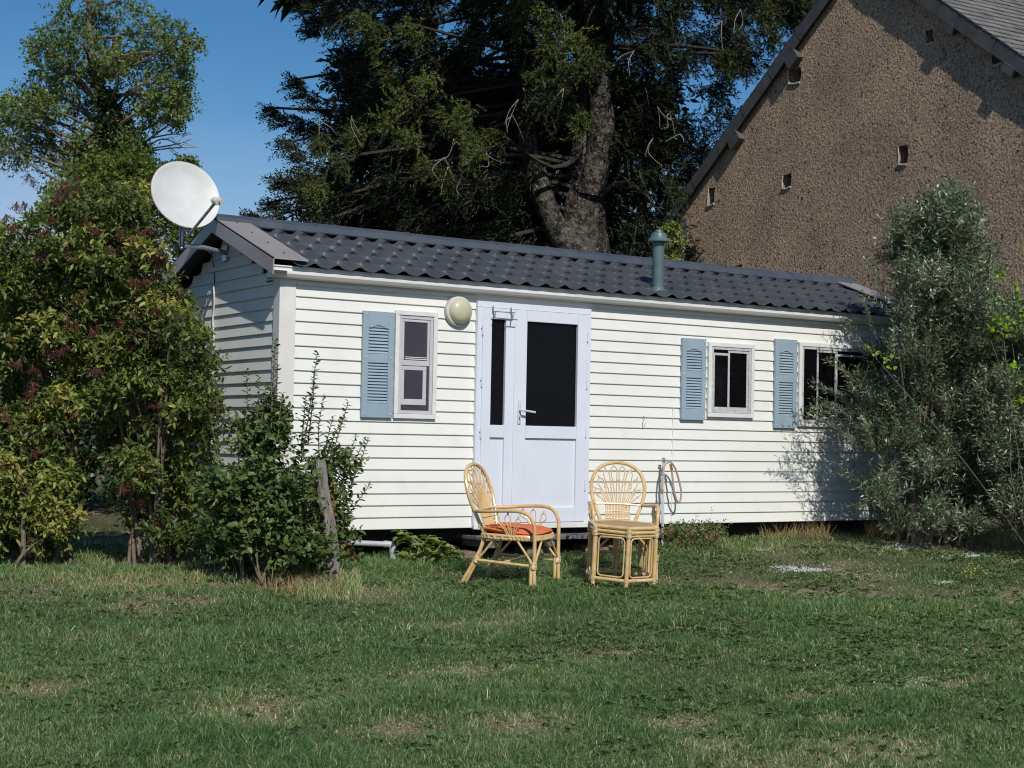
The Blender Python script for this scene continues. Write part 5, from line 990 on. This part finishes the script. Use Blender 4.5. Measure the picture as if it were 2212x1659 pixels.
# apex from the right verge line
sR, zR = bray(2120, 76); s_ap = ((zR + sR * ta_) - (zE + 0)) / (2 * ta_); WG = 2 * s_ap; zAp = zE + s_ap * ta_
barn = thing('barn', 'tall rough-rendered brown barn gable with small square holes and a slate roof', 'barn', (float(K0[0]), float(K0[1]), 0.0))
def BP(s, z, b=0.): return K0 + gv * s + bv * b + zv * (z - K0[2])
outer = [(0, -.3), (WG, -.3), (WG, zE), (s_ap, zAp), (0, zE)]
hol = []
for (u0, v0, u1, v1) in [(1703, 146, 1730, 180), (1939, 313, 1961, 355), (1690, 376, 1708, 406), (1528, 406, 1543, 443), (1998, 66, 2016, 93), (2140, 100, 2165, 140), (1566, 574, 1602, 584)]:
    a_ = bray(u0, v1); b_ = bray(u1, v1); c_ = bray(u1, v0); d_ = bray(u0, v0); s0, s1 = (a_[0] + d_[0]) / 2, (b_[0] + c_[0]) / 2; z0_, z1_b = (a_[1] + b_[1]) / 2, (c_[1] + d_[1]) / 2; r_ = random.Random(u0)
    j = lambda: r_.uniform(-.02, .02)
    sm, zm_ = (s0 + s1) / 2, (z0_ + z1_b) / 2; hol.append([(s0 + j() + .012, z0_ + j()), (sm + j(), z0_ - .008 + j() * .5), (s1 + j(), z0_ + j()), (s1 + j(), zm_), (s1 + j(), z1_b + j()), (sm + j(), z1_b + j()), (s0 + j(), z1_b + j()), (s0 + j(), zm_)])
pl = [[Vector((s, z, 0)) for s, z in outer]] + [[Vector((s, z, 0)) for s, z in h] for h in hol]
tri = tessellate_polygon(pl); flat = outer + [p for h in hol for p in h]
wm = bpy.data.materials.new('roughcast_render'); wm.use_nodes = True; n = wm.node_tree.nodes; l = wm.node_tree.links; p_ = n['Principled BSDF']; p_.inputs['Roughness'].default_value = .95; p_.inputs['Specular IOR Level'].default_value = .1
tc_ = n.new('ShaderNodeTexCoord'); vo = n.new('ShaderNodeTexVoronoi'); vo.inputs['Scale'].default_value = 28; nz = n.new('ShaderNodeTexNoise'); nz.inputs['Scale'].default_value = 30; nz.inputs['Detail'].default_value = 6; nz.inputs['Roughness'].default_value = .7
nl_ = n.new('ShaderNodeTexNoise'); nl_.inputs['Scale'].default_value = 1.1; nl_.inputs['Detail'].default_value = 5
ra = n.new('ShaderNodeValToRGB'); ra.color_ramp.elements[0].position = .36; ra.color_ramp.elements[0].color = (.17, .12, .085, 1); ra.color_ramp.elements[1].position = .58; ra.color_ramp.elements[1].color = (.68, .51, .365, 1)
rb = n.new('ShaderNodeValToRGB'); rb.color_ramp.elements[0].position = .3; rb.color_ramp.elements[0].color = (.72, .72, .74, 1); rb.color_ramp.elements[1].position = .7; rb.color_ramp.elements[1].color = (1.1, 1.05, 1., 1)
mm_ = n.new('ShaderNodeMix'); mm_.data_type = 'RGBA'; mm_.blend_type = 'MULTIPLY'; mm_.inputs[0].default_value = 1; ad = n.new('ShaderNodeMath'); ad.operation = 'ADD'
bu = n.new('ShaderNodeBump'); bu.inputs['Strength'].default_value = 1.; bu.inputs['Distance'].default_value = .05
for t_ in (vo, nz, nl_): l.new(tc_.outputs['Object'], t_.inputs['Vector'])
l.new(nz.outputs['Fac'], ra.inputs[0]); l.new(nl_.outputs['Fac'], rb.inputs[0]); l.new(ra.outputs[0], mm_.inputs[6]); l.new(rb.outputs[0], mm_.inputs[7]); vp = n.new('ShaderNodeTexNoise'); vp.inputs['Scale'].default_value = 16; vp.inputs['Detail'].default_value = 3; l.new(tc_.outputs['Object'], vp.inputs['Vector'])
pr_ = n.new('ShaderNodeMapRange'); pr_.inputs['From Min'].default_value = .30; pr_.inputs['From Max'].default_value = .37; pr_.inputs['To Min'].default_value = 1; pr_.inputs['To Max'].default_value = 0; l.new(vp.outputs['Fac'], pr_.inputs['Value'])
mp_ = n.new('ShaderNodeMix'); mp_.data_type = 'RGBA'; mp_.inputs[7].default_value = (.05, .035, .025, 1); l.new(pr_.outputs[0], mp_.inputs[0]); l.new(mm_.outputs[2], mp_.inputs[6]); l.new(mp_.outputs[2], p_.inputs['Base Color']); l.new(nz.outputs['Fac'], ad.inputs[0])
ml = n.new('ShaderNodeMath'); ml.operation = 'MULTIPLY'; ml.inputs[1].default_value = .45; l.new(vo.outputs['Distance'], ml.inputs[0]); l.new(ml.outputs[0], ad.inputs[1]); l.new(ad.outputs[0], bu.inputs['Height']); l.new(bu.outputs[0], p_.inputs['Normal'])
q = G(); q.add([BP(s, z) for s, z in flat], [tuple(t) for t in tri])
for h in hol:
    m_ = len(h); q.add([BP(s, z) for s, z in h] + [BP(s + .02, z, .40) for s, z in h], [(i, (i + 1) % m_, m_ + (i + 1) % m_, m_ + i) for i in range(m_)])
LB = 14.0
q.add([BP(0, -.3), BP(0, zE), BP(0, zE, LB), BP(0, -.3, LB)], [(0, 1, 2, 3)]); q.add([BP(WG, -.3), BP(WG, zE), BP(WG, zE, LB), BP(WG, -.3, LB)], [(0, 1, 2, 3)]); q.add([BP(s, z, LB) for s, z in outer], [(0, 1, 2, 3, 4)])
q.build('wall', wm, barn)
q = G()
for h in hol: m_ = len(h); q.add([BP(s + .02, z, .398) for s, z in h], [tuple(range(m_))])
q.build('hole_back', M['dark'], barn)
q = G()
for h in hol:                                           # pale mortar lips round the holes
    q.tube([BP(s, z, -.004) for s, z in h[:3]], .020, 6); q.tube([BP(s, z, .004) for s, z in (h[0], h[7], h[6])], .012, 6)
q.build('mortar_lip', M['lime'], barn, smooth=True)
a_ = bray(1497, 560)[0]; q = G(); vs = [BP(-.02, 0, -.006), BP(a_ * .9, 0, -.006), BP(a_ * 1.0, 2., -.006), BP(a_ * .85, 3.4, -.006), BP(a_ * .5, zE - .15, -.006), BP(-.02, zE - .25, -.006)]; q.prism(vs, bv * .3); q.build('corner_render', M['stone'], barn)
# roof slabs with slate courses
OV = .10; EO = .42; th = .10
for s_ in (1, -1):
    def SP(t, b, up=0.): # t: distance along slope from the apex
        s = s_ap - s_ * t * math.cos(AL); z = zAp - t * math.sin(AL); nr = np.array(-s_ * gv * math.sin(AL) + zv * math.cos(AL)); return K0 + gv * s + bv * b + zv * (z - K0[2]) + nr * up
    Ls = s_ap / math.cos(AL) + EO; q = G()
    sec = [SP(-.0, -OV, .10), SP(Ls, -OV, .10), SP(Ls, -OV, .01), SP(-.0, -OV, .01)]; q.prism(sec, bv * (LB + OV * 2)); rf = q.build('roof', M['slate'], barn)
    q = G(); nc = int(Ls / .19)
    for k in range(nc):
        t0, t1 = Ls - k * .19, Ls - (k + 1) * .19
        b0 = -OV - .02; rr = random.Random(k)
        while b0 < (LB + OV if s_ < 0 else .6):
            b1 = b0 + .235; u_ = .104 + rr.uniform(0, .006); dt = rr.uniform(-.008, .008); t0_ = t0 + dt
            q.add([SP(t0_, b0, u_ + .016), SP(t0_, b1 - .006, u_ + .016), SP(t1, b1 - .006, u_), SP(t1, b0, u_), SP(t0_, b0, u_), SP(t0_, b1 - .006, u_)], [(0, 1, 2, 3), (0, 4, 5, 1)]); b0 = b1
    q.build('slates', M['slate'], rf)
    q = G(); k = 0; t = .0
    while t < Ls - .02:                                 # slate-clad verge face
        t2 = min(t + .42, Ls); q.prism([SP(t, -OV - .012, .12), SP(t2 - .012, -OV - .012, .12), SP(t2 - .012, -OV - .012 - .006 * (k % 2), -.10), SP(t, -OV - .012 - .006 * (k % 2), -.10)], bv * .012); t = t2; k += 1
    q.build('verge_boards', M['slated'], rf)
    q = G(); q.prism([SP(0, -OV, -.0), SP(Ls, -OV, -.0), SP(Ls, -OV, -.05), SP(0, -OV, -.05)], bv * (OV - .01)); q.build('verge_rafter', M['timber'], rf)
    for (u, v) in ([(1722, 78), (1597, 262)] if s_ > 0 else [(2060, 15), (2190, 118)]):
        s, z = bray(u, v); t = (s_ap - s) / math.cos(AL) * s_
        t = max(t, .2); q = G(); q.prism([SP(t, -OV - .03, -.08), SP(t + (.27 if s_ > 0 else .22), -OV - .03, -.08), SP(t + (.27 if s_ > 0 else .22), -OV - .03, -(.28 if s_ > 0 else .2)), SP(t, -OV - .03, -(.28 if s_ > 0 else .2))], bv * (OV + .02)); q.build('purlin_end', M['slated'], barn)
q = G(); q.tube([BP(s_ap, zAp + .14, -OV), BP(s_ap, zAp + .14, LB + OV)], .11, 10); q.build('ridge_tiles', M['slated'], barn, smooth=True)
q = G(); c_ = BP(-.0, zE - .16, -.05); q.prism([BP(-.22, zE - .02, -.12), BP(.02, zE - .03, -.12), BP(.02, zE - .10, -.12), BP(-.22, zE - .07, -.12)], bv * .25); q.build('corbel', M['lime'], barn)
print('barn', WG, zE, zAp, math.degrees(AL), 'home px', px((7.4, 0, 2.4)))
